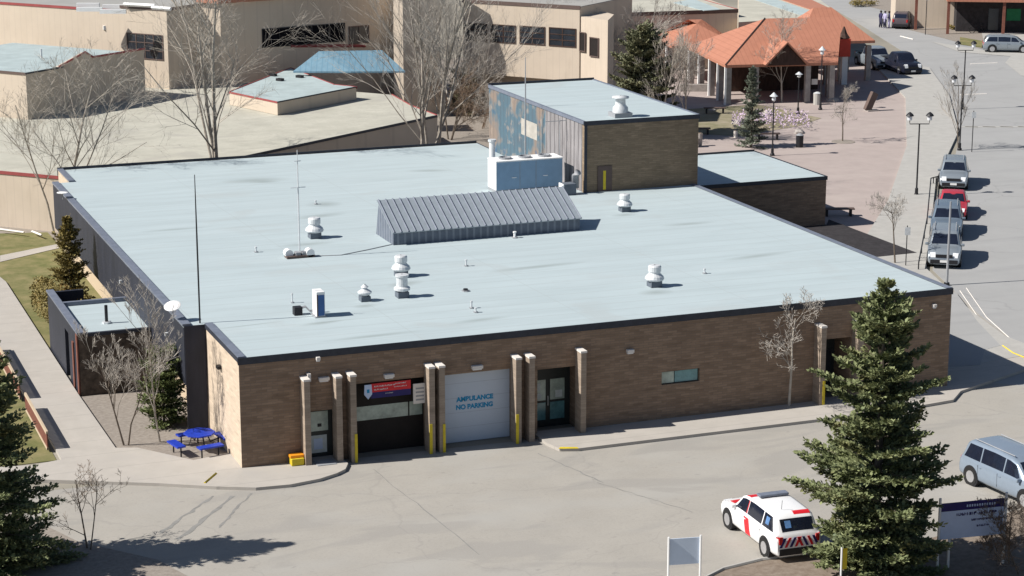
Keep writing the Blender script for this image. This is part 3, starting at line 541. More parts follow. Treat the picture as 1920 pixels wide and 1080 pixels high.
wordmarks('white', o, [(5.24, 6.05, 2.76, .055), (6.1, 6.5, 2.80, .05), (5.24, 5.75, 2.63, .055), (6.05, 6.55, 2.68, .04), (5.7, 6.0, 2.46, .035)], -.061)
o = thing('notice_board', 'white notice board at the right of the red sign', 'sign', (7.06, 0, 2.3)); MB().bb(6.82, 7.3, -.07, -.02, 1.92, 2.72).build('board', 'cap_white', o)
b = MB(); [b.bb(6.92, 7.25, -.08, -.071, z, z+.06) for z in (2.05, 2.2, 2.35, 2.5)]; b.build('lettering', 'grey', o)
o = thing('grit_box', 'orange and yellow box against the wall by the left door', 'box', (2.05, -.3, .12)); MB().box((0, 0, .14), (.5, .42, .28)).build('bin', 'yellow', o, bevel=.03, local=True); MB().box((0, .05, .34), (.56, .34, .12)).build('lid', 'orange', o, bevel=.03, local=True)
o = thing('floor_mat', 'grey mat in front of the left door', 'mat', (3.1, -.5, .12)); MB().box((0, .0, .012), (.75, .7, .02)).build('mat', 'grey', o, local=True)
o = thing('gas_meter', 'pale yellow gas meter cabinet behind the picnic table', 'meter', (-.45, 6.3, 0)); MB().box((0, 0, .75), (.4, .35, .7)).build('cabinet', 'tanwall', o, local=True, bevel=.03); MB().tube([(0, 0, 0), (0, 0, .42)], .06, 8).build('pipe', 'tanwall', o, local=True)
# picnic table (round-ish, blue, octagon top with benches)
o = thing('picnic_table', 'bright blue metal picnic table beside the lit end wall', 'table', (-.95, 2.95, .02), R(12))
b = MB(); b.prism([(.62*math.cos(R(22.5+45*i)), .62*math.sin(R(22.5+45*i))) for i in range(8)], .70, .76); b.build('tabletop', 'bluepl', o, local=True, bevel=.01)
for i in range(4):
    a = R(90*i); c, s = math.cos(a), math.sin(a); b = MB(); b.box((c*.98, s*.98, .44), (.36, 1.0, .07), a); b.build('bench', 'bluepl', o, local=True, bevel=.01)
    b = MB(); b.tube([(c*.95, s*.95, .42), (c*.45, s*.45, .3), (c*.3, s*.3, .7)], .03, 6); b.tube([(c*.95-s*.35, s*.95+c*.35, .42), (c*.95-s*.35, s*.95+c*.35, 0)], .03, 6); b.tube([(c*.95+s*.35, s*.95-c*.35, .42), (c*.95+s*.35, s*.95-c*.35, 0)], .03, 6); b.build('leg', 'black', o, local=True)
for i, (y0, y1, lb) in enumerate(((4.9, 10.6, 'nearer of two low slatted wooden fence panels along the sidewalk'), (12.2, 20.3, 'farther of two low slatted wooden fence panels along the sidewalk'))):
    o = thing('low_fence', lb, 'fence', (-6.5, (y0+y1)/2, 0), 0, 'low fences by the sidewalk'); b = MB(); b.bb(-6.54, -6.46, y0, y1, .1, .2); b.bb(-6.54, -6.46, y0, y1, .74, .86)
    b.build('rail', 'tanwall', o); b = MB(); y = y0
    while y < y1: b.bb(-6.52, -6.48, y, y+.16, .1, .78); y += .18
    b.build('slat_panel', 'redwood', o)

# ------------------------------------------------------------------ vegetation builders
def bare_tree(name, label, loc, h, spread=.5, stems=1, seed=1, bark='bark', twig='twig', r0=None, dens=1.0, lean=0, fork=.25, group='bare leafless trees', minr=.007):
    rnd = random.Random(seed); tr, cr = MB(), MB(); r0 = r0 or h*.013
    cnt = [0]
    def grow(p, d, ln, r, lvl):
        if cnt[0] > 5200*dens: return
        nseg = 4 if lvl == 0 else 3; pts = [p]; rs = [r]; dd = d.copy(); step = ln/nseg
        for i in range(nseg):
            dd = (dd+Vector((rnd.gauss(0, .11), rnd.gauss(0, .11), rnd.gauss(0.04, .06)))*(1.0 if lvl else .5)).normalized(); pts.append(pts[-1]+dd*step); rs.append(max(minr*.7, r*(1-.62*(i+1)/nseg)))
        (tr if lvl <= 1 else cr).tube(pts, rs, 6 if lvl == 0 else (4 if lvl == 1 else 3), cap=False); cnt[0] += 1
        if lvl >= 4 or r < minr*.75: return
        nb = int({0: 10, 1: 7, 2: 6, 3: 4}[lvl]*(dens**.5)+.5)
        for k in range(nb):
            t = rnd.uniform(fork if lvl == 0 else .18, 1.0); idx = min(int(t*nseg), nseg-1); f = t*nseg-idx
            q = pts[idx].lerp(pts[idx+1], f); ax = (pts[idx+1]-pts[idx]).normalized()
            side = ax.cross(Vector((rnd.gauss(0, 1), rnd.gauss(0, 1), rnd.gauss(0, 1)))).normalized()
            an = rnd.uniform(.45, .95)*(spread/.5); nd = (ax*math.cos(an)+side*math.sin(an)+Vector((0, 0, .22))).normalized()
            grow(q, nd, ln*rnd.uniform(.42, .62)*(1.15-.45*t), max(minr, rs[idx]*rnd.uniform(.42, .6)), lvl+1)
    for s in range(stems):
        a = rnd.uniform(0, 6.28); b_ = (0.0 if stems == 1 else rnd.uniform(.12, .42)*spread/.5)
        grow(Vector((math.cos(a)*.05*stems, math.sin(a)*.05*stems, 0)), Vector((math.cos(a)*b_+lean, math.sin(a)*b_, 1)).normalized(), h*(1 if stems == 1 else rnd.uniform(.78, 1.0)), r0*(1 if s == 0 else rnd.uniform(.6, .9)), 0)
    o = thing(name, label, 'tree', loc, rnd.uniform(0, 6.28) if stems > 1 else 0, group); tr.build('trunk', bark, o, local=True); cr.build('crown', twig, o, local=True); return o
def conifer(name, label, loc, h, rad, seed=1, m='spruce', dens=1.0, leaf=.11, base=.06, power=.8, droop=.25, cat='tree', group=None, blob=False, taper=0.0, gap=1.0):
    """tapered trunk, whorls of limbs, each limb clothed with needle sprays (small faces)"""
    rnd = random.Random(seed); tk, nd = MB(), MB()
    tk.tube([(0, 0, 0), (.03, .02, h*.5), (0, 0, h*.97)], [h*.018, h*.011, .012], 8); V, F = nd.v, nd.f
    def spray(p, d, s):
        a = d.cross(Vector((rnd.gauss(0, .5), rnd.gauss(0, .5), 1))).normalized(); u = d.normalized(); up = a.cross(u)
        o = len(V); wd = s*rnd.uniform(.22, .4); tip = p+u*s+up*rnd.uniform(-.2, .2)*s
        V.extend([tuple(p-a*wd*.4), tuple(p+a*wd*.4), tuple(p+u*s*.6+a*wd), tuple(tip), tuple(p+u*s*.6-a*wd)]); F.append((o, o+1, o+2, o+3, o+4))
    z = h*base; lev = 0; side = Vector((0, 0, 0))
    while z < h*.985:
        f = 1-z/h; R_ = rad*(f**power)*(1-taper*max(0, (f-.68)/.32))*min(1, f/.2+.12) if not blob else rad*math.sqrt(max(.05, 1-((z/h-.42)/.6)**2))
        nb = max(4, int((5.5+R_*2.3)*dens**.5+rnd.random())); a0 = rnd.uniform(0, 6.28); wl = rnd.uniform(.8, 1.12)
        for k in range(nb):
            a = a0+6.283*k/nb+rnd.gauss(0, .18); ln = R_*wl*rnd.choice((.5, .7, .82, .92, .98, 1.03, 1.1))*(1+.10*math.sin(a*2+lev)); el = .55*(1-f)+.12-droop*f*rnd.uniform(.2, 1.0)
            d = Vector((math.cos(a), math.sin(a), el)).normalized(); sd_ = Vector((-math.sin(a), math.cos(a), 0)); p0 = Vector((0, 0, z+rnd.uniform(-.34, .34)*min(1, R_))); sag = droop*ln*.3
            tk.tube([p0, p0+d*ln*.5, p0+d*ln*.92-Vector((0, 0, sag*.6))], [.02*h/8, .012*h/8, .004], 3, cap=False)
            nt_ = max(3, int(ln/.17)); 
            for i in range(nt_+1):
                t = .16+.84*i/nt_; c = p0+d*ln*t+Vector((0, 0, -sag*4*t*(1-t)*.5-sag*.3*t))
                for sg in ((-1, 1) if i < nt_ else (0,)):
                    tl = ln*.36*(1.08-t)*rnd.uniform(.7, 1.15)+.14; td = (d*.75+sd_*sg*rnd.uniform(.7, 1.1)+Vector((0, 0, rnd.uniform(-.16, .1)))).normalized()
                    ns = max(3, int(tl/.05*dens))
                    for q in range(ns):
                        u_ = (q+.5)/ns; pt = c+td*tl*u_
                        for w_ in range(3):
                            dd = (td+Vector((rnd.gauss(0, .45), rnd.gauss(0, .45), rnd.gauss(.30, .38)))).normalized(); spray(pt+Vector((rnd.gauss(0, .025), rnd.gauss(0, .025), rnd.gauss(0, .03))), dd, leaf*rnd.uniform(.6, 1.25))
        z += gap*(.24+.13*R_)*rnd.uniform(.75, 1.25)*(h/9)**.5; lev += 1
    for i in range(30): spray(Vector((rnd.gauss(0, .03), rnd.gauss(0, .03), h*rnd.uniform(.93, .99))), Vector((rnd.gauss(0, .5), rnd.gauss(0, .5), .8)), leaf*1.3)
    o = thing(name, label, cat, loc, 0, group); tk.build('trunk', 'bark_dark', o, local=True); nd.build('crown', m, o, local=True); return o
def bush(name, label, loc, w_, d_, h, m, seed=1, n=2600, leaf=.09, cat='bush', rz=0):
    rnd = random.Random(seed); b = MB(); cl = [(Vector((rnd.uniform(-.38, .38)*w_, rnd.uniform(-.38, .38)*d_, rnd.uniform(.3, .68)*h)), rnd.uniform(.22, .4)) for _ in range(14)]
    for i in range(n):
        c, r = rnd.choice(cl); v = Vector((rnd.gauss(0, 1), rnd.gauss(0, 1), rnd.gauss(0, 1))).normalized()*rnd.uniform(.6, 1.05); p = c+Vector((v.x*r*w_*.6, v.y*r*d_*.6, v.z*r*h*.9)); p.z = max(.03, p.z)
        a = Vector((rnd.gauss(0, 1), rnd.gauss(0, 1), rnd.gauss(0, 1))).normalized(); u = v.cross(a).normalized(); s = leaf*rnd.uniform(.7, 1.6); b.quad(p-u*s*.3, p+a*s*.5, p+u*s*.3+v*s*.3, p-a*s*.5)
    st = MB()
    for i in range(7): st.tube([(0, 0, 0), cl[i][0]], [.03, .01], 4)
    o = thing(name, label, cat, loc, rz); st.build('stem', 'bark_dark', o, local=True); b.build('foliage', m, o, local=True); return o

conifer('spruce_tree', 'tall green spruce at the front right, in front of the parked SUV', (16.75, -18.0, 0), 10.05, 3.05, 11, 'spruce', 1.05, .16, .05, .54, .24, taper=.38, gap=1.15)
conifer('spruce_tree', 'big spruce cut by the left edge of the photo with long shadow', (-10.2, -7.0, 0), 8.9, 2.55, 5, 'spruce', 1.0, .14, .03, .62, .34, gap=1.2)
conifer('blue_spruce_tree', 'narrow bluish spruce standing among the plaza flowers', P(1408, 276), 5.7, 1.2, 7, 'bluespruce', .5, .15, .05, .8, .1)
conifer('pine_tree', 'broad rounded green pine behind the tower beside the red pavilion', P(1206, 256), 7.9, 2.25, 9, 'pine', .8, .2, .05, .8, .1, blob=True)
conifer('juniper_tree', 'ragged golden brown conifer against the dark left fascia', PX(135, 25.5), 5.0, 1.15, 13, 'golden', .8, .14, .02, .6, .2)
conifer('juniper_tree', 'dense green conifer in the bed in front of the lobby wing', P(308, 798), 3.1, 1.0, 17, 'juniper', 1.1, .1, .02, .5, .1, blob=True)
bush('hedge_bush', 'golden green hedge between the sidewalk and the lobby wing', (-3.1, 25.6, 0), 2.0, 9.5, 1.5, 'golden', 3, 9000)
bush('courtyard_bush', 'yellow green bush inside the lobby courtyard', (-2.2, 18.9, 0), 1.6, 1.5, 2.7, 'golden', 4, 2200)
# bare trees
bare_tree('bare_tree', 'leafless grey tree behind the far left roof corner', PX(108, 44.6), 10.0, .55, 3, 21, 'bark', 'twig_white', .1, .65, fork=.3)
bare_tree('bare_tree', 'big many-stemmed leafless tree behind the back roof edge left of centre', PX(428, 46.8), 13.8, .55, 5, 34, 'bark', 'twig_white', .15, .85, fork=.3)
bare_tree('bare_tree', 'pale birch left of the mural tower, left of the close pair', PX(785, 48.0), 15.5, .42, 2, 43, 'bark', 'twig', .14, .9, fork=.2)
bare_tree('bare_tree', 'pale birch left of the mural tower, right of the close pair', PX(812, 49.5), 15.5, .45, 2, 44, 'bark', 'twig', .13, .9, fork=.2)
bare_tree('bare_tree', 'bare birch with white limbs leaning over the broad pine', P(1148, 205), 8.0, .5, 3, 51, 'twig_white', 'twig', .11, 1.1)
bare_tree('bare_tree', 'slim white birch standing against the right side of the broad pine', P(1235, 262), 8.0, .4, 2, 57, 'twig_white', 'twig_white', .08, .7)
bare_tree('bare_tree', 'leafless tree in front of the cream windows', P(1075, 200), 8.5, .5, 2, 52, 'bark', 'twig', .1, .9)
bare_tree('bare_tree', 'slender leafless tree beside the pavilion posts at the left', P(1283, 262), 6.5, .3, 1, 53, 'bark', 'twig', .08, .7)
bare_tree('bare_tree', 'young pinkish leafless tree against the long brick front wall', P(1478, 766), 3.9, .72, 1, 68, 'twig_white', 'twig', .06, .8, lean=-.07, fork=.33, minr=.009)
bare_tree('bare_tree', 'small leafless tree at the right of the brick annex shadow', P(1680, 497), 3.0, .6, 1, 63, 'bark_dark', 'twig', .05, .7, fork=.3)
bare_tree('bare_tree', 'small leafless tree in a round grate on the plaza', P(1581, 265), 3.1, .65, 1, 64, 'bark_dark', 'twig', .05, .8, fork=.3)
bare_tree('bare_tree', 'thin leafless tree beside the street lamps along the kerb', P(1798, 282), 4.6, .35, 1, 65, 'bark_dark', 'twig', .05, .7, fork=.2)
bare_tree('bare_tree', 'leafless birch in front of the pavilion gable', P(1465, 192), 5.4, .5, 1, 66, 'twig_white', 'twig', .07, .9)
bare_tree('bare_tree', 'young birch in front of the lobby wing, left of the close pair', P(237, 835), 4.8, .42, 2, 71, 'bark_dark', 'twig', .04, .6, lean=-.06)
bare_tree('bare_tree', 'young birch in front of the lobby wing, right of the close pair', P(298, 830), 4.8, .4, 1, 72, 'bark', 'twig', .045, .6)
bare_tree('bare_tree', 'thin leafless tree over the spruce shadow at the lower left', P(165, 1030), 2.9, .7, 2, 79, 'bark_dark', 'twig_red', .035, .3, fork=.15)
bare_tree('bare_shrub', 'brown twiggy shrub below the white board sign at the right edge', P(1890, 1050), 1.7, .7, 6, 81, 'twig_red', 'twig_red', .03, .7, fork=.1)
bare_tree('bare_shrub', 'dark twiggy shrub in the bottom right corner', P(1925, 1075), 2.4, .7, 6, 82, 'bark_dark', 'bark_dark', .035, .7, fork=.1)
bare_tree('bare_shrub', 'greyish leafless shrub at the foot of the cream building', P(900, 240), 3.4, .7, 6, 83, 'twig_red', 'twig', .04, .8, fork=.1)
conifer('pine_tree', 'dark green pine in the shadow beside the lower cream windows', P(870, 215), 3.4, 1.3, 29, 'pine', .6, .16, .05, .8, .1, blob=True)

# ------------------------------------------------------------------ vehicles (local: +X is forward)
def car(name, label, cat, front_center, heading, L_=4.6, W=1.85, H=1.65, body='galv', kind='suv', s=1.0, livery=False, rear_anchor=False):
    dv_ = Vector((math.cos(R(heading)), math.sin(R(heading)), 0)); c = Vector(front_center)-dv_*(L_/2*s)*(1 if not rear_anchor else -1)
    t = thing(name, label, cat, (c.x, c.y, 0), R(heading)); t.scale = (s,)*3
    hl, hw = L_/2, W/2
    prof = {'suv': [(-hl, .62), (-hl+.03, .98), (-hl+.12, 1.08), (-hl+.38, H-.16), (-hl+.62, H-.03), (-.4, H), (.35, H-.05), (hl-1.95+.25, H-.16), (hl-1.22, 1.10), (hl-.6, 1.02), (hl-.18, .9), (hl, .62)],
            'van': [(-hl, .62), (-hl+.03, .98), (-hl+.10, 1.08), (-hl+.3, H-.16), (-hl+.5, H-.03), (-.4, H), (.45, H-.05), (.85, H-.16), (hl-.95, 1.08), (hl-.5, .96), (hl-.15, .84), (hl, .6)],
            'sedan': [(-hl, .6), (-hl+.04, .88), (-hl+.2, .95), (-hl+.7, .98), (-hl+1.35, H-.08), (-hl+1.8, H), (.2, H-.03), (.45, H-.1), (hl-1.25, .95), (hl-.6, .88), (hl-.15, .76), (hl, .55)],
            'truck': [(-hl, .62), (-hl+.03, 1.08), (-hl+.08, 1.12), (-hl+1.85, 1.12), (-hl+1.95, 1.2), (-hl+2.12, H-.08), (-hl+2.3, H), (.55, H-.03), (.85, H-.12), (hl-1.35, 1.2), (hl-.5, 1.12), (hl-.1, 1.0), (hl, .66)]}[kind]
    belt0 = {'suv': 1.04, 'van': 1.0, 'sedan': .92, 'truck': 1.14}[kind]
    def top(x):
        for (x0, z0), (x1, z1) in zip(prof, prof[1:]):
            if x <= x1 or (x1, z1) == prof[-1]: u = min(1, max(0, (x-x0)/(x1-x0))); return z0+(z1-z0)*u
    def stop(x): return (top(max(-hl, x-.05))+2*top(x)+top(min(hl, x+.05)))/4 if abs(x) < hl-.06 else top(x)
    def wid(x): return hw*(1-.13*abs(x/hl)**7)
    def sec(x):
        T = stop(x); w_ = wid(x); b_ = min(belt0, T-.05); k = min(1, max(0, (T-belt0)/.5))
        pts = [(w_*.9, .26), (w_*.985, .36), (w_, .55), (w_, .72), (w_*.99, b_-.06), (w_*.955, b_)]
        for q_ in (.2, .5, .85): pts.append((w_*(.955-(.17*k+.12*(1-k))*q_), b_+(T-b_-.05)*q_))
        pts += [(w_*(.74+.04*(1-k)), T-.03), (w_*.62, T-.008), (w_*.3, T), (0, T+.004)]
        return pts
    xs = sorted(set([round(-hl+L_*i/44, 4) for i in range(45)]+[round(x, 4) for x, z in prof]))
    full = lambda x: [(x, -y, z) for y, z in sec(x)]+[(x, y, z) for y, z in sec(x)[-2::-1]]
    rows = [full(x) for x in xs]; m_ = len(rows[0]); b = MB(); b.v = [p for row in rows for p in row]
    b.f = [(i*m_+k_, (i+1)*m_+k_, (i+1)*m_+(k_+1) % m_, i*m_+(k_+1) % m_) for i in range(len(xs)-1) for k_ in range(m_)]+[tuple(range(m_)), tuple((len(xs)-1)*m_+k_ for k_ in range(m_))[::-1]]
    bo = b.build('body', body, t, smooth=True, local=True)
    bm_ = bmesh.new(); bm_.from_mesh(bo.data); bmesh.ops.recalc_face_normals(bm_, faces=bm_.faces); bm_.to_mesh(bo.data); bm_.free()
    def shell(name, rows_, m2, th=.02, off=.006):
        """a thin curved panel lying on the body"""
        nr, nc = len(rows_), len(rows_[0]); g = [[Vector(p) for p in row] for row in rows_]; b = MB(); cen = Vector((0, 0, .8)); N = []
        for i in range(nr):
            N.append([])
            for k_ in range(nc):
                du = g[min(i+1, nr-1)][k_]-g[max(i-1, 0)][k_]; dv2 = g[i][min(k_+1, nc-1)]-g[i][max(k_-1, 0)]; n_ = du.cross(dv2).normalized()
                if n_.dot(g[i][k_]-cen) < 0: n_ = -n_
                N[-1].append(n_)
        for sgn in (off, off-th):
            for i in range(nr):
                for k_ in range(nc): b.v.append(tuple(g[i][k_]+N[i][k_]*sgn))
        A = nr*nc
        for i in range(nr-1):
            for k_ in range(nc-1): q_ = (i*nc+k_, i*nc+k_+1, (i+1)*nc+k_+1, (i+1)*nc+k_); b.f.append(q_); b.f.append(tuple(A+v for v in q_[::-1]))
        for i in range(nr-1):
            for k_ in (0, nc-1): b.f.append((i*nc+k_, (i+1)*nc+k_, A+(i+1)*nc+k_, A+i*nc+k_))
        for k_ in range(nc-1):
            for i in (0, nr-1): b.f.append((i*nc+k_, i*nc+k_+1, A+i*nc+k_+1, A+i*nc+k_))
        return b.build(name, m2, t, smooth=False, local=True)
    def side_at(x, q_, sy):
        T = stop(x); w_ = wid(x); b_ = min(belt0, T-.05); k = min(1, max(0, (T-belt0)/.5)); return (x, sy*w_*(.955-(.17*k+.12*(1-k))*q_), b_+(T-b_-.05)*q_)
    def top_at(x, u): T = stop(x); w_ = wid(x); return (x, u*w_, T-.012*abs(u)**2-.02*max(0, abs(u)-.6))
    def rng(a, b, n): return [a+(b-a)*i/(n-1) for i in range(n)]
    xg = [i for i in range(len(prof))]
    xf0, xf1 = {'suv': (prof[7][0]-.02, prof[8][0]-.05), 'van': (prof[7][0]-.02, prof[8][0]-.05), 'sedan': (prof[7][0]-.02, prof[8][0]-.05), 'truck': (prof[8][0]-.02, prof[9][0]-.05)}[kind]
    shell('windshield', [[top_at(x, u*(.66+.12*(x-xf0)/(xf1-xf0))) for u in rng(-1, 1, 9)] for x in rng(xf0, xf1, 6)], 'cglass')
    xb0, xb1 = {'suv': (prof[2][0]+.03, prof[3][0]), 'van': (prof[2][0]+.03, prof[3][0]), 'sedan': (prof[3][0]+.06, prof[4][0]), 'truck': (prof[4][0]+.02, prof[5][0]-.02)}[kind]
    shell('rear_window', [[top_at(x, u*.68) for u in rng(-1, 1, 9)] for x in rng(xb0, xb1, 5)], 'cglass')
    spans = {'suv': ((-hl+.36, -hl+1.2, .75, 0), (-hl+1.27, -.02, 0, 0), (.05, hl-1.42, 0, .8)), 'van': ((-hl+.3, -hl+1.3, .7, 0), (-hl+1.37, .2, 0, 0), (.27, hl-1.2, 0, .8)), 'sedan': ((-hl+1.12, -.1, .5, 0), (-.03, hl-1.5, 0, .7)), 'truck': ((-hl+2.2, .05, .1, 0), (.12, hl-1.62, 0, .7))}[kind]
    for sy in (-1, 1):
        for x0, x1, cr_, cf_ in spans:
            g = []
            for q_ in rng(.1, .9, 4): a_ = x0+cr_*(0.42*(q_-.1)); c_ = x1-cf_*(.62*(q_-.1)); g.append([side_at(x, q_, sy) for x in rng(a_, max(a_+.08, c_), 7)])
            shell('side_window', g, 'cglass')
    belt, hood = belt0, top(hl-.25); xf = xf1; xrt, xft = -hl+.5, xf0; tw_ = hw*.76
    def flank(x, z, sy): 
        w_ = wid(x); return (x, sy*w_*(.985+.015*min(1, (z-.36)/.19)) if z < .55 else sy*w_*(1-.01*max(0, (z-.72)/.3)), z)
    wr = .36 if H > 1.5 else .32; wx = (-hl+.85, hl-.88)
    for x in wx:
        for sy in (-1, 1):
            a = MB(); a.tube([(x, sy*(hw-.26), wr+.01), (x, sy*(wid(x)+.008), wr+.01)], wr+.075, 24); a.build('wheel_arch', 'black', t, local=True)
            a = MB(); a.tube([(x, sy*(hw-.2), wr), (x, sy*(wid(x)+.02), wr)], wr, 24); wo = a.build('wheel', 'tyre', t, local=True)
            a = MB(); a.tube([(x, sy*(wid(x)+.012), wr), (x, sy*(wid(x)+.03), wr)], wr*.66, 12); a.build('rim', 'rim', wo, local=True)
    for sy in (-1, 1):
        shell('headlight', [[top_at(x, sy*u) for u in rng(.55, .9, 4)] for x in rng(hl-.2, hl-.02, 4)], 'lens', .03, .012)
        shell('tail_light', [[(-hl+.01+(.12 if u > .93 else 0), sy*wid(-hl+.05)*u, z) for u in (.76, .9, 1.0)] for z in rng(belt-.32, belt-.04, 4)], 'redlens', .05, .02)
        a = MB(); a.box((xf-.22, sy*(hw+.05), belt+.05), (.12, .2, .15)); a.build('mirror', body, t, local=True, bevel=.04)
        for xd in ((-.05, -hl+1.25) if kind in ('suv', 'van') else (-.1,)):
            a = MB(); a.bb(xd-.006, xd+.006, min(sy*(hw-.012), sy*(hw+.003)), max(sy*(hw-.012), sy*(hw+.003)), .42, belt-.06); a.build('door_gap', 'black', t, local=True)
            a = MB(); a.box((xd+.12, sy*(hw+.008), belt-.14), (.16, .025, .03)); a.build('door_handle', body, t, local=True)
    a = MB(); a.box((hl-.0, 0, .74), (.05, W*.5, .16)); a.build('grille', 'black', t, local=True); a = MB(); a.box((hl-.03, 0, .42), (.1, W*.8, .22)); a.build('bumper', 'black', t, local=True, bevel=.02)
    a = MB(); a.box((-hl+.03, 0, .42), (.1, W*.8, .26)); a.build('bumper', 'black', t, local=True, bevel=.02)
    a = MB(); a.box((hl+.035, 0, .45), (.012, .42, .13)); a.build('number_plate', 'white', t, local=True)
    if kind in ('suv', 'van') and not livery:
        for sy in (-1, 1): a = MB(); a.tube([(xrt+.15, sy*(tw_-.12), H+.03), (xft-.3, sy*(tw_-.12), H+.0)], .022, 5); a.build('roof_rail', 'grey', t, local=True)
    if kind == 'truck': a = MB(); a.bb(-hl+.12, -hl+1.9, -hw+.14, hw-.14, belt+.03, belt+.07); a.build('bed_cover', 'black', t, local=True)
    if livery:
        a = MB(); a.box((-.1, -.05, H+.075), (.34, W*.6, .09)); a.build('light_bar', 'cap', t, local=True, bevel=.03)
        shell('roof_stripe', [[top_at(x, u) for u in rng(-.3, .74, 5)] for x in rng(.1, .45, 3)], 'redfilm', .01, .008)
        shell('rear_roof_stripe', [[top_at(x, u) for u in rng(-.68, .0, 4)] for x in rng(-hl+.5, -hl+.72, 3)], 'redfilm', .01, .008)
        shell('hood_stripe', [[top_at(x, u) for u in rng(-.2, .85, 5)] for x in rng(hl-1.15, hl-.75, 3)], 'redfilm', .01, .008)
        for sy in (-1, 1):
            shell('door_stripe', [[(lambda p: p)(flank(x0_+(z-.34)*.3, z, sy)) for x0_ in rng(-.42, .0, 3)] for z in rng(.36, .98, 5)], 'redfilm', .012, .009)
            shell('pillar_stripe', [[side_at(x, q_, sy) for x in rng(.02, .06, 2)] for q_ in rng(.1, .9, 3)], 'redfilm', .012, .012)
            shell('star_decal', [[side_at(x, q_, sy) for x in rng(-hl+.75, -hl+1.0, 3)] for q_ in rng(.3, .75, 3)], 'blue_glass', .01, .012)
            for k_ in range(4):
                y = .08+k_*.2; xx = -hl-.004; g = [[(xx, sy*(y+dy-(z-.6)*.5), z) for dy in (0, .1)] for z in (.6, .78, .95)]
                shell('chevron', g, 'redfilm' if k_ % 2 == 0 else 'navy', .02, .006)
        shell('star_decal', [[top_at(x, u) for u in rng(.25, .5, 3)] for x in rng(xb0+.06, xb1-.04, 3)], 'blue_glass', .01, .012)
        a = MB(); a.tube([(-hl+.9, .3, H), (-hl+.85, .3, H+.35)], .01, 4); a.build('aerial', 'black', t, local=True)
    return t
car('emergency_suv', 'white emergency SUV with red stripes, light bar and rear chevrons', 'car', (15.25, -11.4, 0), 88, 4.9, 1.95, 1.72, 'white_car', 'suv', .93, True)
M['silver'] = mat('silver_paint', (.29, .33, .37), rough=.25, var=.03, metal=.35, spec=.6); M['steel'] = mat('steel_blue_paint', (.17, .22, .28), rough=.25, var=.03, metal=.3, spec=.6)
M['vanpaint'] = mat('blue_silver_paint', (.27, .33, .41), rough=.25, var=.03, metal=.3, spec=.6)
M['redcar'] = mat('red_car_paint', (.4, .04, .06), rough=.25, var=.03); M['blackcar'] = mat('black_car_paint', (.015, .017, .03), rough=.15, var=.1); M['maroon'] = mat('maroon_car_paint', (.085, .07, .08), rough=.25)
v0, v1 = P(1832, 912), P(1905, 950)
car('minivan', 'silver minivan at the right edge above the white board sign', 'van', (26.1, -15.0, 0), -84, 4.9, 1.95, 1.75, 'vanpaint', 'van', .95)
car('parked_suv', 'silver SUV at the far end of the row of cars along the kerb', 'car', P(1787, 358), 237, 4.6, 1.85, 1.75, 'silver', 'suv', .97)
car('parked_car', 'red car wedged between two silver SUVs along the kerb', 'car', P(1785, 414), 237, 4.4, 1.8, 1.5, 'redcar', 'sedan', .95)
car('parked_suv', 'steel blue SUV directly in front of the red car', 'car', P(1773, 452), 237, 4.6, 1.85, 1.75, 'steel', 'suv', .97)
car('parked_suv', 'silver SUV with dark nose, nearest in the row along the kerb', 'car', P(1769, 505), 237, 4.7, 1.85, 1.8, 'silver', 'suv', .97)
car('pickup_truck', 'black pickup truck parked beside the pavilion', 'truck', P(1712, 143), 264, 5.3, 1.95, 1.85, 'blackcar', 'truck')
car('pickup_truck', 'silver pickup truck half hidden behind the black one', 'truck', P(1660, 133), 262, 5.3, 1.95, 1.9, 'silver', 'truck')
car('hatchback', 'pale blue hatchback side-on in front of the store', 'car', P(1935, 98), -30, 4.6, 1.85, 1.6, 'silver', 'van')
car('parked_suv', 'dark SUV on the far street beside two standing people', 'car', P(1687, 55), 50, 4.5, 1.85, 1.7, 'maroon', 'suv', 1.0, rear_anchor=True)

# ------------------------------------------------------------------ street furniture
def street_lamp(loc, h, label, arms=2, rz=0):
    o = thing('street_lamp', label, 'street lamp', loc, rz, 'street lamps round the plaza'); b = MB(); b.tube([(0, 0, 0), (0, 0, .5), (0, 0, .55), (0, 0, h*.86)], [.11, .1, .055, .045], 8); b.build('post', 'black', o, local=True)
    MB().lathe([(.16, 0), (.16, .12), (.12, .18)]).build('base', 'black', o, local=True)
    if arms:
        for s_ in (-1, 1):
            b = MB(); b.tube([(0, 0, h*.86), (s_*.6, 0, h*.86), (s_*.62, 0, h*.9)], .03, 6); b.build('arm', 'black', o, local=True)
            b = MB(); b._lathe([(.06, h*.9), (.14, h*.905), (.16, h*.95), (.10, h*.96)], (s_*.62, 0, 0), 10); la = b.build('lantern', 'lens', o, local=True); b = MB(); b._lathe([(.26, h*.955), (.2, h*.975), (.04, h*1.0)], (s_*.62, 0, 0), 10); b.build('lamp_shade', 'black', la, local=True)
    else:
        b = MB(); b._lathe([(.05, h*.86), (.14, h*.88), (.14, h*.94)], (0, 0, 0), 10); la = b.build('lantern', 'lens', o, local=True); b = MB(); b._lathe([(.3, h*.94), (.2, h*.96), (.03, h)], (0, 0, 0), 10); b.build('lamp_shade', 'galv', la, local=True)
    return o
street_lamp(P(1718, 368), 5.3, 'double-headed lamp nearest the row of parked cars', 2, R(-20)); street_lamp(P(1799, 282), 5.3, 'double-headed lamp beside the thin tree at the kerb', 2, R(-20)); street_lamp(P(1805, 205), 5.4, 'farthest double-headed lamp in line along the kerb', 2, R(-20))
street_lamp(P(1448, 292), 4.4, 'single-headed lamp post right of the bluish spruce', 0); street_lamp(P(1496, 214), 3.3, 'single-headed lamp post in front of the pavilion', 0); street_lamp(P(1538, 206), 5.0, 'tall single-headed lamp post before the pavilion right end', 0)
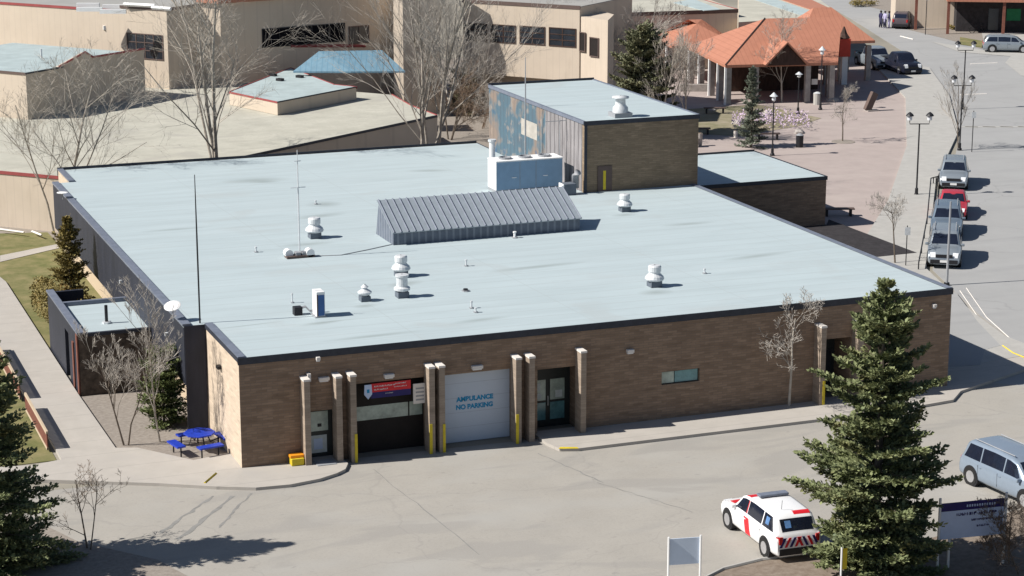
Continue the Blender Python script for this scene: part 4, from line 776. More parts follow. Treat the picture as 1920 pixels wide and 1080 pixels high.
o = thing('flag_pole', 'slim grey pole just beyond the right end of the roof', 'pole', P(1775, 535)); MB().tube([(0, 0, 0), (0, 0, 4.4)], [.07, .05], 8).build('pole', 'grey', o, local=True); MB().lathe([(.16, 0), (.14, .15)]).build('base', 'black', o, local=True)
def post(px, py, h, r, label, m='black', name='sign_post'):
    o = thing(name, label, 'post', P(px, py)); MB().tube([(0, 0, 0), (0, 0, h)], r, 6).build('post', m, o, local=True); MB().box((0, -.04, h-.3), (.3, .02, .42), R(-20)).build('plate', 'galv', o, local=True)
post(1822, 285, 2.9, .03, 'thin sign post on the kerb beside the far silver SUV'); post(1698, 502, 2.3, .025, 'thin sign post behind the right roof edge'); post(1735, 65, 4.0, .04, 'thin sign post on the verge near the dark far SUV')
# dark bar added to trace the dark line along the kerb beside the parked cars
o = thing('dark_kerb_bar', 'low dark bar along the kerb beside the parked cars', 'rail', (48, 31, .13)); b = MB(); pts = [P(1722, 505, .13), P(1738, 420, .13), P(1745, 345, .13), P(1760, 341, .13)]
b.tube([p+Vector((0, 0, .38)) for p in pts], .04, 5)
for i in range(3):
    for f in (0, .33, .66, 1): q = pts[i].lerp(pts[i+1], f); b.tube([q, q+Vector((0, 0, .38))], .035, 5)
b.build('rail', 'black', o)
# white globe clusters
def globe_lamp(px, y_top, py_base, label, n_=4):
    p = P(px, py_base); h = 0
    while proj((p.x, p.y, h))[1] > y_top: h += .1
    o = thing('globe_lamp', label, 'street lamp', p, 0, 'lamps with white globes by the cream building'); MB().tube([(0, 0, 0), (0, 0, h)], [.09, .05], 8).build('post', 'bark', o, local=True)
    for i in range(n_):
        x = (i-(n_-1)/2)*.52; b = MB(); b._lathe([(.02, -.25), (.18, -.2), (.26, -.05), (.24, .1), (.1, .22), (.0, .24)], (x, 0, h+.05), 12); b.build('globe', 'white', o, smooth=True, local=True)
    MB().tube([(-(n_-1)*.26, 0, h-.15), ((n_-1)*.26, 0, h-.15)], .04, 5).build('arm', 'black', o, local=True)
globe_lamp(975, 97, 190, 'lamp with a row of four white globes behind the tower roof', 4); globe_lamp(990, 38, 150, 'white globe lamp in front of the upper windows, left', 2); globe_lamp(1050, 44, 150, 'white globe lamp in front of the upper windows, right', 2)
# front signs
o = thing('board_sign', 'large white board sign with navy header on three white posts', 'sign', (21, -17, 0))
A_, B_ = Vector((19.95, -17.2, 0)), Vector((22.35, -17.2, 0)); zb, zt = .95, 2.55
A_ = P(1766, 945, 2.3); B_ = P(1884, 934, 2.3); A_.z = B_.z = 0; dx = (B_-A_).normalized(); ny = Vector((dx.y, -dx.x, 0))
def slab(m_, u0, u1, z0, z1, off, th): 
    q = [A_+dx*u+ny*o_ for u, o_ in ((u0, off), (u1, off), (u1, off-th), (u0, off-th))]; m_.prism([(p.x, p.y) for p in q], z0, z1); return m_
W_ = (B_-A_).length
slab(MB(), 0, W_, 1.05, 2.02, 0, .04).build('panel', 'signblue', o); hdr = slab(MB(), 0, W_, 2.022, 2.3, .004, .044).build('header', 'navy', o)
rows = MB(); random.seed(8)
for z, u0, u1, hh in ((1.83, .55, 1.25, .1), (1.83, 1.35, 2.0, .1), (1.62, 1.1, 1.9, .07), (1.62, 2.0, 2.3, .05), (1.4, 1.3, 1.75, .07)):
    u = u0
    while u < u1:
        w1 = random.uniform(.4, .9)*hh; slab(rows, u, u+w1*.4, z, z+hh, .012, .01); slab(rows, u, u+w1, z+random.choice((0, .45, .8))*hh, z+hh*1.0*random.choice((.3, .6, 1)), .012, .01); u += w1*1.35
rows.build('lettering', 'navy', o); rows = MB(); u = .9
while u < 1.9: slab(rows, u, u+.05, 2.12, 2.2, .012, .006); u += .09
rows.build('lettering', 'signblue', hdr)
for u in (-.06, W_+.06): q = A_+dx*u; MB().tube([q, q+Vector((0, 0, 2.5))], .045, 6).build('post', 'white', o)
q = A_+dx*.38+ny*-.1; MB().tube([q, q+Vector((0, 0, 1.1))], .045, 6).build('post', 'white', o)
o = thing('blank_sign', 'small pale blank sign on two white posts at the bottom edge', 'sign', P(1285, 1115))
a, b = P(1254, 1010, 1.55), P(1314, 1006, 1.55); a.z = b.z = 0
for q in (a, b): MB().tube([q, q+Vector((0, 0, 1.6))], .035, 6).build('post', 'white', o)
dx2 = (b-a).normalized(); n2 = Vector((-dx2.y, dx2.x, 0))*.03; MB().prism([((a+n2).x, (a+n2).y), ((b+n2).x, (b+n2).y), ((b+n2*2).x, (b+n2*2).y), ((a+n2*2).x, (a+n2*2).y)], .62, 1.52).build('panel', 'paleboard', o)
o = thing('marker_post', 'yellow and white marker post in front of the tall spruce', 'post', P(1575, 1120)); MB().tube([(0, 0, 0), (0, 0, 1.7)], .03, 6).build('post', 'white', o, local=True); MB().box((.1, 0, 1.3), (.2, .02, .7)).build('plate', 'yellow', o, local=True)
# plaza furniture
def bench(px, py, label, s=1.0, rz=-20):
    o = thing('park_bench', label, 'bench', P(px, py), R(rz), 'benches on the plaza'); b = MB(); b.box((0, 0, .45), (1.7*s, .45, .07)); b.build('seat', 'brown_metal', o, local=True)
    for x in (-.65, .65): MB().box((x*s, 0, .21), (.12, .4, .42)).build('leg', 'black', o, local=True)
bench(1340, 213, 'dark bench on the plaza lawn left of the flowers'); bench(1440, 262, 'dark bench half hidden behind the bluish spruce'); bench(1572, 405, 'dark bench in the corner beside the brick annex', 1.1); bench(1310, 252, 'dark bench behind the two white planters')
def planter(px, py, label, m='cap_white', h=.75, r=.28): o = thing('planter', label, 'planter', P(px, py)); MB().lathe([(r*.75, 0), (r*.9, h*.5), (r, h)], n=12).build('pot', m, o, local=True); MB().lathe([(r*.8, h), (r*.7, h+.04)], n=12).build('soil', 'soil', o, local=True)
planter(1302, 276, 'white planter at the back corner of the brick annex'); planter(1379, 258, 'small white planter near the bluish spruce', h=.5, r=.16); planter(1312, 274, 'grey planter right beside the white one', 'stone', .9, .2)
o = thing('litter_bin', 'dark round bin on the plaza right of the flowers', 'bin', P(1499, 276)); MB().lathe([(.25, 0), (.27, .85)], n=12).build('bin', 'black', o, local=True); MB().lathe([(.3, .86), (.1, .98)], n=12).build('lid', 'grey', o, local=True)
o = thing('litter_bin', 'pale bin in front of the pavilion middle post', 'bin', P(1532, 196)); MB().lathe([(.3, 0), (.32, .9)], n=12).build('bin', 'concrete_light', o, local=True); MB().lathe([(.34, .91), (.1, 1.02)], n=12).build('lid', 'galv', o, local=True)
o = thing('leaning_sculpture', 'dark leaning block sculpture on the plaza before the pickups', 'sculpture', P(1632, 208)); b = MB(); b.box((0, 0, .75), (.55, .4, 1.5), 0, Matrix.Rotation(R(25), 3, 'Y')); b.build('block', 'brown_metal', o, local=True, bevel=.04); MB().box((.1, 0, .05), (1.0, .7, .1)).build('plinth', 'stone', o, local=True)
for i, (px, py, s, lb) in enumerate(((1385, 232, .9, 'bluish boulder left end of the flower bed'), (1498, 250, .7, 'boulder at the right end of the flower bed'), (1440, 215, .8, 'dark boulder behind the flowers'), (1560, 190, 1.0, 'grey boulder near the pavilion bin'), (1335, 208, .5, 'small boulder at the lawn edge'))):
    bm = bmesh.new(); bmesh.ops.create_icosphere(bm, subdivisions=2, radius=s*.6); rnd = random.Random(i)
    for v in bm.verts: v.co *= rnd.uniform(.8, 1.15); v.co.z = max(-.1, v.co.z*.7)
    me = bpy.data.meshes.new('boulder'); bm.to_mesh(me); bm.free(); me.materials.append(M['stone']); o = bpy.data.objects.new('boulder', me); C.objects.link(o); o.location = P(px, py); tag(o, lb, 'boulder', 'boulders on the plaza')
fl_ = MB(); rnd = random.Random(6)
for i in range(1000):
    t = rnd.random(); a = P(1372+t*145, 236+math.sin(t*3.14)*-6+rnd.uniform(-16, 16)*.7); z = rnd.uniform(.1, .75); a.z = z; s = rnd.uniform(.04, .09); u = Vector((rnd.gauss(0, 1), rnd.gauss(0, 1), rnd.gauss(0, 1))).normalized()*s; v = u.orthogonal().normalized()*s; fl_.quad(a-u, a+v, a+u, a-v)
tag(fl_.build('flower_bed', 'purple'), 'mauve and white flowers massed on the plaza lawn', 'flowers', None, 'stuff')
o = thing('grate_ring', 'pale round tree grate on the plaza', 'grate', P(1581, 266)); MB().lathe([(.85, .012), (.84, .03)], n=24).build('ring', 'soil_grey', o, local=True)

# people
def person(px, py, label, top, trou, rz, lean=0):
    o = thing('person', label, 'person', P(px, py), R(rz)); bm = bmesh.new()
    J = {'pel': (0, 0, .95), 'wa': (0, 0, 1.1), 'ch': (lean*.3, 0, 1.35), 'nk': (lean*.4, 0, 1.5), 'hd': (lean*.5, 0, 1.62), 'ht': (lean*.5, 0, 1.74), 'ls': (lean*.3, .2, 1.42), 'le': (.03, .27, 1.15), 'lh': (.12, .25, .9), 'rs': (lean*.3, -.2, 1.42), 're': (.05, -.28, 1.15), 'rh': (.2, -.2, 1.0), 'lk': (.04, .11, .5), 'lf': (-.05, .13, .06), 'lt': (.1, .14, .04), 'rk': (.06, -.11, .5), 'rf': (.0, -.13, .06), 'rt': (.15, -.14, .04)}
    rad = {'pel': .15, 'wa': .14, 'ch': .17, 'nk': .06, 'hd': .1, 'ht': .08, 'ls': .07, 'le': .05, 'lh': .035, 'rs': .07, 're': .05, 'rh': .035, 'lk': .07, 'lf': .05, 'lt': .04, 'rk': .07, 'rf': .05, 'rt': .04}
    ks = list(J); me = bpy.data.meshes.new('body'); ed = [('pel', 'wa'), ('wa', 'ch'), ('ch', 'nk'), ('nk', 'hd'), ('hd', 'ht'), ('ch', 'ls'), ('ls', 'le'), ('le', 'lh'), ('ch', 'rs'), ('rs', 're'), ('re', 'rh'), ('pel', 'lk'), ('lk', 'lf'), ('lf', 'lt'), ('pel', 'rk'), ('rk', 'rf'), ('rf', 'rt')]
    me.from_pydata([J[k_] for k_ in ks], [(ks.index(a), ks.index(b)) for a, b in ed], []); bm.free(); me.materials.append(M[top]); b = bpy.data.objects.new('body', me); C.objects.link(b); b.parent = o
    sk = b.modifiers.new('skin', 'SKIN'); 
    for i, k_ in enumerate(ks): me.skin_vertices[0].data[i].radius = (rad[k_], rad[k_]) 
    me.skin_vertices[0].data[0].use_root = True; b.modifiers.new('sub', 'SUBSURF').render_levels = 1
    bmh = MB(); bmh._lathe([(.0, 1.80), (.09, 1.78), (.12, 1.70), (.11, 1.62)], (lean*.5-.015, 0, 0), 12); bmh.build('hair', 'hair', o, smooth=True, local=True)
    tr_ = MB()
    for s_ in (-1, 1): tr_.tube([(0, s_*.09, .98), (.05, s_*.11, .5), (-.02, s_*.13, .1)], [.13, .1, .075], 10)
    tr_.build('trousers', trou, o, smooth=True, local=True); return o

def ensure_skin(me):
    pass
def person2(px, py, label, top, trou, rz, lean=0):
    return person(px, py, label, top, trou, rz, lean)
try:
    person(1651, 52, 'person in dark clothes standing left of the dark far SUV', 'jacket_dark', 'trousers', 20)
    person(1659, 53, 'person in a pale jacket between the other person and the SUV', 'jacket_pale', 'trousers', 200, .1)
    person(1667, 53, 'person in a dark jacket right beside the dark far SUV', 'jacket_dark', 'jacket_pale', 160, .1)
except Exception as ex:
    import traceback; traceback.print_exc()

# ------------------------------------------------------------------ cream recreation complex behind
def block(name, m, parent, pts, z1, z0=0.0): return MB().prism([(p.x, p.y) for p in pts], z0, z1).build(name, m, parent)
def edge(name, m, parent, pts, z, hgt=.22, out=.05, closed=False):
    b = MB(); n_ = len(pts); rng = range(n_ if closed else n_-1)
    for i in rng:
        a, c = Vector((pts[i].x, pts[i].y, 0)), Vector((pts[(i+1) % n_].x, pts[(i+1) % n_].y, 0)); d = (c-a).normalized(); nn = Vector((d.y, -d.x, 0))*out; e = d*out
        b.prism([((a-e+nn).x, (a-e+nn).y), ((c+e+nn).x, (c+e+nn).y), ((c+e-nn*.5).x, (c+e-nn*.5).y), ((a-e-nn*.5).x, (a-e-nn*.5).y)], z-hgt, z+.06)
    return b.build(name, m, parent)
def dirv(az): return Vector((math.cos(R(az)), math.sin(R(az)), 0))
# A: low gravel-roofed wing
ZA = 3.25
aL = P(0, 322, ZA); aC = Vector((3.7, 42.6, ZA)); aR = P(820, 217, ZA); aR2 = P(770, 198, ZA); aR3 = P(735, 178, ZA); 
dL = Vector(((aL-aC).x, (aL-aC).y, 0)).normalized(); aL2 = aC+dL*60
A0 = thing('gravel_roof_hall', 'low cream hall with wide gravel roof behind the main building', 'building', (aC.x, aC.y, 0))
back = aR3+dirv(130)*30
ptsA = [aC, aR, aR2, aR3, back, aL2]
block('wall', 'stucco', A0, ptsA, ZA-.02); block('roof', 'gravelroof', A0, ptsA, ZA+.01, ZA-.01)
edge('roof_trim', 'redtrim', A0, [aL2, aC], ZA, .12); edge('roof_trim', 'redtrim', A0, [aR, aR2, aR3], ZA, .12); edge('roof_edge', 'flash', A0, [aC, aR], ZA, .1)
for (x0_, y0_, x1_, y1_) in ((0, 430, 45, 436), (60, 434, 78, 441)):
    a, b = P(x0_, y0_, .25), P(x1_, y1_, .25); MB().tube([a, b], .07, 4).build('base_trim', 'cap_white', A0)
# B: block with the blue-grey roof at far left
ZB = 6.35; bC = P(48, 138, ZB); bL = bC+dirv(130)*12; bR = along(bC, 39, 270); bB = bR+dirv(130)*5; bL2 = bL+dirv(40)*8
B0 = thing('stepped_block', 'cream block with pale roof and stepped parapet at the far left', 'building', (bC.x, bC.y, 0))
block('wall', 'stucco', B0, [bC, bR, bR+dirv(130)*6, bL+dirv(40)*((bR-bC).length), bL], ZB-.02, 2.8)
block('roof', 'roof_far', B0, [bC, bR, bR+dirv(130)*6, bL+dirv(40)*((bR-bC).length), bL], ZB+.02, ZB-.01)
edge('roof_trim', 'brown_metal', B0, [bL, bC], ZB, .1); edge('roof_edge', 'flash', B0, [bC, along(bC, 39, 118)], ZB, .05)
g0, g1, g2 = along(bC, 39, 110), along(bC, 39, 160), along(bC, 39, 174); nB = dirv(129)*.3; gz = ZB+.75
b = MB(); b.add([tuple(Vector((p.x, p.y, z))+o_) for o_ in (dirv(-51)*.01, nB) for p, z in ((g0, ZB-.3), (g2, ZB-.3), (bR, ZB-.3), (bR, ZB+.28), (g2, ZB+.32), (g1, gz), (g0, ZB+.05))], [(0, 1, 2, 3, 4, 5, 6), (13, 12, 11, 10, 9, 8, 7), (3, 10, 11, 4), (4, 11, 12, 5), (5, 12, 13, 6), (2, 9, 10, 3)]); b.build('parapet', 'stucco', B0)
b = MB(); off_ = dirv(-51)*.04
for p, q, za, zb_ in ((g0, g1, ZB+.05, gz), (g1, g2, gz, ZB+.32), (g2, bR, ZB+.32, ZB+.28)):
    b.tube([Vector((p.x, p.y, za+.04))+off_, Vector((q.x, q.y, zb_+.04))+off_], .07, 4)
b.build('parapet_trim', 'redtrim', B0)
a = P(78, 110, ZB); MB().box((a.x, a.y, ZB+.35), (.12, .12, .7)).build('roof_pipe', 'white', B0)
# C: tall lit gable wall behind B
ZC = 9.0; cC = P(312, 20, ZC); cL = cC+dirv(130)*45; cR = along(cC, 39, 372)
C0 = thing('tall_cream_hall', 'tall cream hall with one multi-pane window and red-edged roof', 'building', (cC.x, cC.y, 0))
cM = along(cC, 130, 226)
cRR = cC+dirv(39)*14
block('wall', 'stucco', C0, [cC, cRR, cRR+dirv(130)*(cM-cC).length, cM], ZC+.12-.02)
ZC2 = ZC-.25; cRR2 = cM+dirv(39)*14
block('wall', 'stucco', C0, [cM+dirv(39)*.0, cM+dirv(39)*14, cL+dirv(39)*14, cL], ZC2)
block('roof', 'gravelroof_grey', C0, [cM, cM+dirv(39)*14, cL+dirv(39)*14, cL], ZC2+.03, ZC2-.01); block('roof', 'gravelroof_grey', C0, [cC, cRR, cRR+dirv(130)*(cM-cC).length, cM], ZC+.13, ZC+.09)
edge('roof_trim', 'redtrim', C0, [cL, cM], ZC2+.04, .12); edge('roof_trim', 'brown_metal', C0, [cM, cC, cRR], ZC+.12, .14)
for i, (x_, y_) in enumerate(((168, 18), (212, 22), (165, 10), (214, 13))):
    a = P(x_, y_, ZC2+.2); MB().box((a.x, a.y, ZC2+.22), (1.9 if i < 2 else 1.7, .28, .3), R(-22)).build('skylight', 'white', C0)
for (x0_, x1_, y_) in ((232, 290, 8), (285, 320, 14)):
    a, b_ = P(x0_, y_, ZC+.3), P(x1_, y_+3, ZC+.3); MB().tube([a, b_], .14, 4).build('roof_pipe', 'white', C0)
def wall_pt(px, py, K, az):   # the point of an upright wall plane through K along az seen at that place
    d = FW*FPX + RT*(px-960) + UP*(540-py); nrm = dirv(az-90); return CAM+d*((K-CAM).dot(nrm)/d.dot(nrm))
def window(parent, K, az, px0, px1, py0, py1, cols=2, rows_=2, m='glass', fm='brown_metal', depth=.05, name='window'):
    a = wall_pt(px0, py0, K, az); b_ = wall_pt(px1, py0, K, az); zlo = wall_pt((px0+px1)/2, (py0+py1)/2+(py1-py0)/2, K, az).z; z1 = (a.z+b_.z)/2; u = dirv(az); ln = (Vector((b_.x, b_.y, 0))-Vector((a.x, a.y, 0))).dot(u)
    if ln < 0: a, b_ = b_, a; ln = -ln
    o_ = -dirv(az+90); 
    if o_.dot(CAM-a) < 0: o_ = -o_
    a2 = Vector((a.x, a.y, 0))
    def bx(m_, u0, u1, z0, z1_, d0, d1): q = [a2+u*x+o_*y for x, y in ((u0, d0), (u1, d0), (u1, d1), (u0, d1))]; m_.prism([(p.x, p.y) for p in q], z0, z1_)
    f = MB(); t_w = .07
    bx(f, -t_w, ln+t_w, z1, z1+t_w, -.02, depth); bx(f, -t_w, ln+t_w, zlo-t_w, zlo, -.02, depth); bx(f, -t_w, 0, zlo, z1, -.02, depth); bx(f, ln, ln+t_w, zlo, z1, -.02, depth)
    for i in range(1, cols): bx(f, ln*i/cols-.03, ln*i/cols+.03, zlo+.001, z1-.001, .012, depth-.005)
    for i in range(1, rows_): bx(f, .001, ln-.001, zlo+(z1-zlo)*i/rows_-.03, zlo+(z1-zlo)*i/rows_+.03, .012, depth-.01)
    fo = f.build(name, fm, parent); g = MB(); bx(g, 0, ln, zlo, z1, -.02, .01); g.build('pane', m, fo); return fo
window(C0, cC, 130, 239, 304, 65, 109, 4, 3, 'glass', 'brown_metal')
a = wall_pt(196, 52, cC, 130); MB().box((a.x, a.y, a.z), (.2, .2, .3)).build('wall_light', 'white', C0)
# D: big shaded hall in the middle with the strip window
dK = cC+dirv(39)*((cR-cC).length); dK.z = ZC+.2
dC = along(dK, -51, 412); dC.z = 9.3; ZD = 9.3
dE = along(dC, 14, 745)
D0 = thing('shaded_hall', 'tall shaded cream hall with a long dark strip window and blue canopy', 'building', (dC.x, dC.y, 0))
block('wall', 'stucco', D0, [dC, dE, dE+dirv(100)*20, dK+dirv(39)*20, dK+dirv(-51)*.0], ZD)
block('roof', 'redroof', D0, [dC+dirv(-80)*.3+dirv(190)*.3, dE+dirv(-80)*.3, dE+dirv(100)*20, dK+dirv(39)*20+dirv(130)*2, dK+dirv(220)*.3], ZD+.3, ZD+.002)
window(D0, dC, 14, 492, 645, 50, 82, 5, 1, 'voidglass', 'black', .06, 'strip_window'); window(D0, dC, 14, 655, 690, 50, 80, 2, 1, 'glass', 'brown_metal', .06)
a = wall_pt(545, 86, dC, 14); b_ = wall_pt(685, 86, dC, 14); MB().tube([a, b_], .12, 4).build('sill_band', 'redtrim', D0)
# blue canopy: sloping metal roof sheet
zc_ = wall_pt(590, 93, dC, 14).z+.5; ca, cb_ = P(598, 96, zc_), P(716, 94, zc_)
o14 = dirv(14-90); ca2 = ca+dirv(14)*.8+o14*3.2-Vector((0, 0, 1.2)); cb2 = cb_+o14*3.2-Vector((0, 0, 1.2))
b = MB(); b.add([ca, cb_, cb2, ca2]+[v-Vector((0, 0, .12)) for v in (ca, cb_, cb2, ca2)], [(0, 3, 2, 1), (4, 5, 6, 7), (0, 1, 5, 4), (1, 2, 6, 5), (2, 3, 7, 6), (3, 0, 4, 7)]); b.build('canopy', 'canopy', D0)
sl = ca+dirv(194)*2.2-Vector((0, 0, 1.3)); b = MB(); b.add([ca, ca2, sl]+[v-Vector((0, 0, .12)) for v in (ca, ca2, sl)], [(0, 2, 1), (3, 4, 5), (0, 1, 4, 3), (1, 2, 5, 4), (2, 0, 3, 5)]); b.build('canopy_end', 'canopy', D0)
# E: small raised roof lantern on the gravel roof
ZE = 4.15; eC = P(520, 192, ZE); eL = P(430, 173, ZE); eR = along(eC, 35, 668); 
E0 = thing('raised_roof_block', 'small raised cream block with red-edged pale roof on the gravel roof', 'building', (eC.x, eC.y, ZA+.02))
eB = P(545, 128, ZE); ptsE = [eC, eR, eR+dirv(125)*2.0, eB, eL]
block('wall', 'stucco', E0, ptsE, ZE-.02, ZA+.03); block('roof', 'roof_far', E0, ptsE, ZE+.02, ZE-.01); edge('roof_trim', 'redtrim', E0, [eL, eC], ZE, .06, .03); edge('roof_edge', 'flash', E0, [eC, eR], ZE, .03, .03); edge('roof_trim', 'redtrim', E0, [eR, ptsE[2], eB, eL], ZE, .1)
for x_, y_ in ((525, 152), (562, 146), (512, 143)): a = P(x_, y_, ZE); MB().box((a.x, a.y, ZE+.1), (.35, .5, .2), R(35)).build('roof_box', 'black', E0)
# buttress tower right of D
kC = P(756, 100, 5.0); K0 = thing('cream_stair_tower', 'narrow cream stair tower between the canopy hall and the birches', 'building', (kC.x, kC.y, 0)); kR = along(kC, 10, 826)
block('wall', 'stucco', K0, [kC, kR, kR+dirv(100)*6, kC+dirv(125)*.9], 11); block('roof', 'brown_metal', K0, [kC, kR, kR+dirv(100)*6, kC+dirv(125)*.9], 11.2, 11.002)
# F: lit wing with row of windows, G: lit return and dark-eaved wing
ZF = 8.6; fA = P(868, 1, ZF); fB = along(fA, -50, 1087); fB.z = ZF
F0 = thing('windowed_wing', 'sunlit cream wing with a row of dark windows above the tower roof', 'building', (fA.x, fA.y, 0))
fBack = dirv(40)*9
block('wall', 'stucco', F0, [fA, fB, fB+fBack, fA+fBack], ZF-.01, 3.0); block('wall', 'stucco', F0, [fA+dirv(40)*1.5, fB+dirv(40)*1.5, fB+fBack, fA+fBack], 2.99); block('roof', 'gravelroof_grey', F0, [fA, fB, fB+fBack, fA+fBack], ZF+.05, ZF); edge('roof_trim', 'brown_metal', F0, [fA, fB], ZF+.05, .2)
for x0_, x1_, y0_, y1_ in ((872, 912, 45, 76), (922, 966, 48, 79), (976, 1021, 51, 82), (1031, 1079, 54, 86)): window(F0, fA, -50, x0_, x1_, y0_, y1_, 2, 3, 'glass', 'darkwood', .05)
for x_ in (880, 930, 985, 1040): p_ = P(x_, 175); MB().box((p_.x, p_.y, 1.5), (.35, .35, 3.0), R(-50)).build('portico_post', 'brown_metal', F0)
G0 = thing('flat_roof_wing', 'cream wing with wide gravel and membrane roof behind the pavilion', 'building', tuple(P(1168, 25, 5.2).xy)+(0,))
gC = P(1168, 25, 5.2); gE = along(gC, -5, 1383); gL = gC+dirv(80)*22; hA = fB.copy(); hB = along(hA, -72, 1140)
block('wall', 'stucco', G0, [hA+dirv(20)*.1, hB, hB+dirv(60)*4, hA+dirv(40)*4], 7.9)
window(G0, hA, -72, 1088, 1097, 62, 95, 1, 1, 'darkdoor', 'brown_metal'); window(G0, hA, -72, 1107, 1122, 72, 105, 1, 1, 'darkdoor', 'brown_metal')
block('wall', 'stucco', G0, [gC, gE, gE+dirv(80)*26, gL+dirv(80)*4], 5.18); block('roof', 'gravelroof', G0, [gC, gE, gE+dirv(85)*60, gC+dirv(85)*60], 5.22, 5.19); edge('roof_edge', 'brown_metal', G0, [gC, gE], 5.2, .28)
s0, s1, s2, s3 = P(1262, 5, 5.25), P(1320, 20, 5.25), P(1352, 18, 5.25), P(1300, -2, 5.25); block('membrane_strip', 'roof_far', G0, [s0, s1, s2, s3], 5.26, 5.223)
edge('roof_trim', 'redtrim', G0, [gE, gE+dirv(85)*30], 5.2, .2)
gF = P(1383, 48, 5.5); Zh = 4.5
H0 = thing('low_mall_roof', 'wide grey roof with pale membrane strip behind the pavilion', 'building', tuple(gF.xy)+(0,))
h0, h1, h2, h3 = P(1385, 42, Zh), P(1578, 30, Zh), P(1760, -60, Zh), P(1385, -60, Zh)
block('wall', 'stucco', H0, [h0, h1, P(1548, 8, Zh), P(1500, -30, Zh), h3], Zh-.02); block('roof', 'gravelroof', H0, [h0, h1, P(1548, 8, Zh), P(1500, -30, Zh), h3], Zh+.02, Zh-.01)
block('membrane_strip', 'roof_far', H0, [P(1408, -2, Zh), P(1500, 29, Zh), P(1540, 29, Zh), P(1450, -2, Zh)], Zh+.05, Zh+.021); block('red_strip', 'redroof', H0, [P(1458, -2, Zh), P(1540, 26, Zh), P(1562, 20, Zh), P(1515, -2, Zh)], Zh+.09, Zh+.021)

# ------------------------------------------------------------------ red-roofed pavilion
PV = R(-11); pu, pw = dirv(-11), dirv(79); K = P(1360, 122, 3.2)
PAV = thing('pavilion', 'open plaza pavilion with orange-red hipped metal roofs and posts', 'pavilion', (K.x, K.y, 0))
def pq(u, v, z): return Vector((K.x, K.y, 0))+pu*u+pw*v+Vector((0, 0, z))
def hip(u0, u1, v0, v1, ze, zr, hipl=None, hipr=None, name='roof'):
    vm = (v0+v1)/2; hl_ = (v1-v0)/2 if hipl is None else hipl; hr_ = (v1-v0)/2 if hipr is None else hipr
    p = [pq(u0, v0, ze), pq(u1, v0, ze), pq(u1, v1, ze), pq(u0, v1, ze), pq(u0+hl_, vm, zr), pq(u1-hr_, vm, zr)]
    q = [v-Vector((0, 0, .22)) for v in p[:4]]
    b = MB(); b.add(p+q, [(0, 1, 5, 4), (1, 2, 5), (2, 3, 4, 5), (3, 0, 4), (0, 6, 7, 1), (1, 7, 8, 2), (2, 8, 9, 3), (3, 9, 6, 0), (9, 8, 7, 6)]); return b.build(name, 'redroof', PAV)
b = MB(); _p = [pq(0, 0, 3.2), pq(9.3, 0, 3.2), pq(12.2, 10.5, 3.2), pq(12.2, 12.2, 3.2), pq(0, 12.2, 3.2), pq(5.0, 6.2, 6.1), pq(11.6, 6.2, 6.1)]
_q = [v-Vector((0, 0, .22)) for v in _p[:5]]
b.add(_p+_q, [(0, 1, 6, 5), (1, 2, 6), (2, 3, 6), (3, 4, 5, 6), (4, 0, 5), (0, 7, 8, 1), (1, 8, 9, 2), (2, 9, 10, 3), (3, 10, 11, 4), (4, 11, 7, 0), (11, 10, 9, 8, 7)]); b.build('roof', 'redroof', PAV)
MB().tube([_p[0]+Vector((0, 0, .03)), _p[5]+Vector((0, 0, .04))], .06, 4).build('hip_cap', 'brown_metal', PAV)
hip(-1.2, 4.6, 12.5, 19.5, 3.2, 5.0); hip(9.4, 16.2, 10.8, 18, 3.5, 6.0, 2.4, 2.8)
ga = MB(); ga.add([pq(3.1, -.6, 3.2), pq(6.7, -.6, 3.2), pq(4.9, -.6, 5.0), pq(3.1, 4.2, 3.25), pq(6.7, 4.2, 3.25), pq(4.9, 4.2, 5.03)], [(0, 2, 5, 3), (1, 4, 5, 2), (3, 5, 4)]); ga.build('gable_roof', 'redroof', PAV, solid=.14)
gt = MB(); gt.add([pq(3.2, -.3, 3.1), pq(6.6, -.3, 3.1), pq(4.9, -.3, 4.8), pq(3.2, -.2, 3.1), pq(6.6, -.2, 3.1), pq(4.9, -.2, 4.8)], [(0, 1, 2), (5, 4, 3), (0, 3, 4, 1), (1, 4, 5, 2), (2, 5, 3, 0)]); gt.build('gable_truss', 'darkwood', PAV)
for u, v in ((.35, .3), (2.6, .3), (6.9, .3), (8.9, .3), (.35, 2.6), (.35, 5.2), (.35, 8.5), (.35, 11.8), (-.8, 15), (5, 11.8), (9.6, 3.0), (11.6, 9.8), (13.4, 11.4), (15.8, 11.3), (15.8, 17)):
    b = MB(); p_ = pq(u, v, 0); b.box((p_.x, p_.y, 1.5), (.42, .42, 3.05), PV); b.build('post', 'stone', PAV)
    if u < 1: b = MB(); b.box((p_.x-.3, p_.y-.1, 1.5), (.16, .2, 3.05), PV); b.build('post_trim', 'white', PAV)
b = MB(); q = [pq(2, 7, 0), pq(10, 7, 0), pq(10, 11, 0), pq(2, 11, 0)]; b.prism([(p.x, p.y) for p in q], 0, 2.9); b.build('inner_wall', 'darkwood', PAV)
for u in (7.6, 8.9): p_ = pq(u, .6, 1.6); MB().box(tuple(p_), (.5, .06, .45), PV).build('notice_panel', 'cap_white', PAV)
p_ = P(1581, 158); o = thing('clock_pylon', 'red square box on a white column at the pavilion right end', 'pylon', p_, PV)
MB().box((0, 0, 1.2), (.5, .5, 2.4)).build('column', 'white', o, local=True); MB().box((-.1, 0, 3.15), (.95, .95, 1.5)).build('box', 'red', o, local=True, bevel=.02); MB()._lathe([(.55, 3.95), (.3, 4.3), (.06, 4.9)], (-.1, 0, 0), 8).build('finial', 'darkwood', o, local=True)
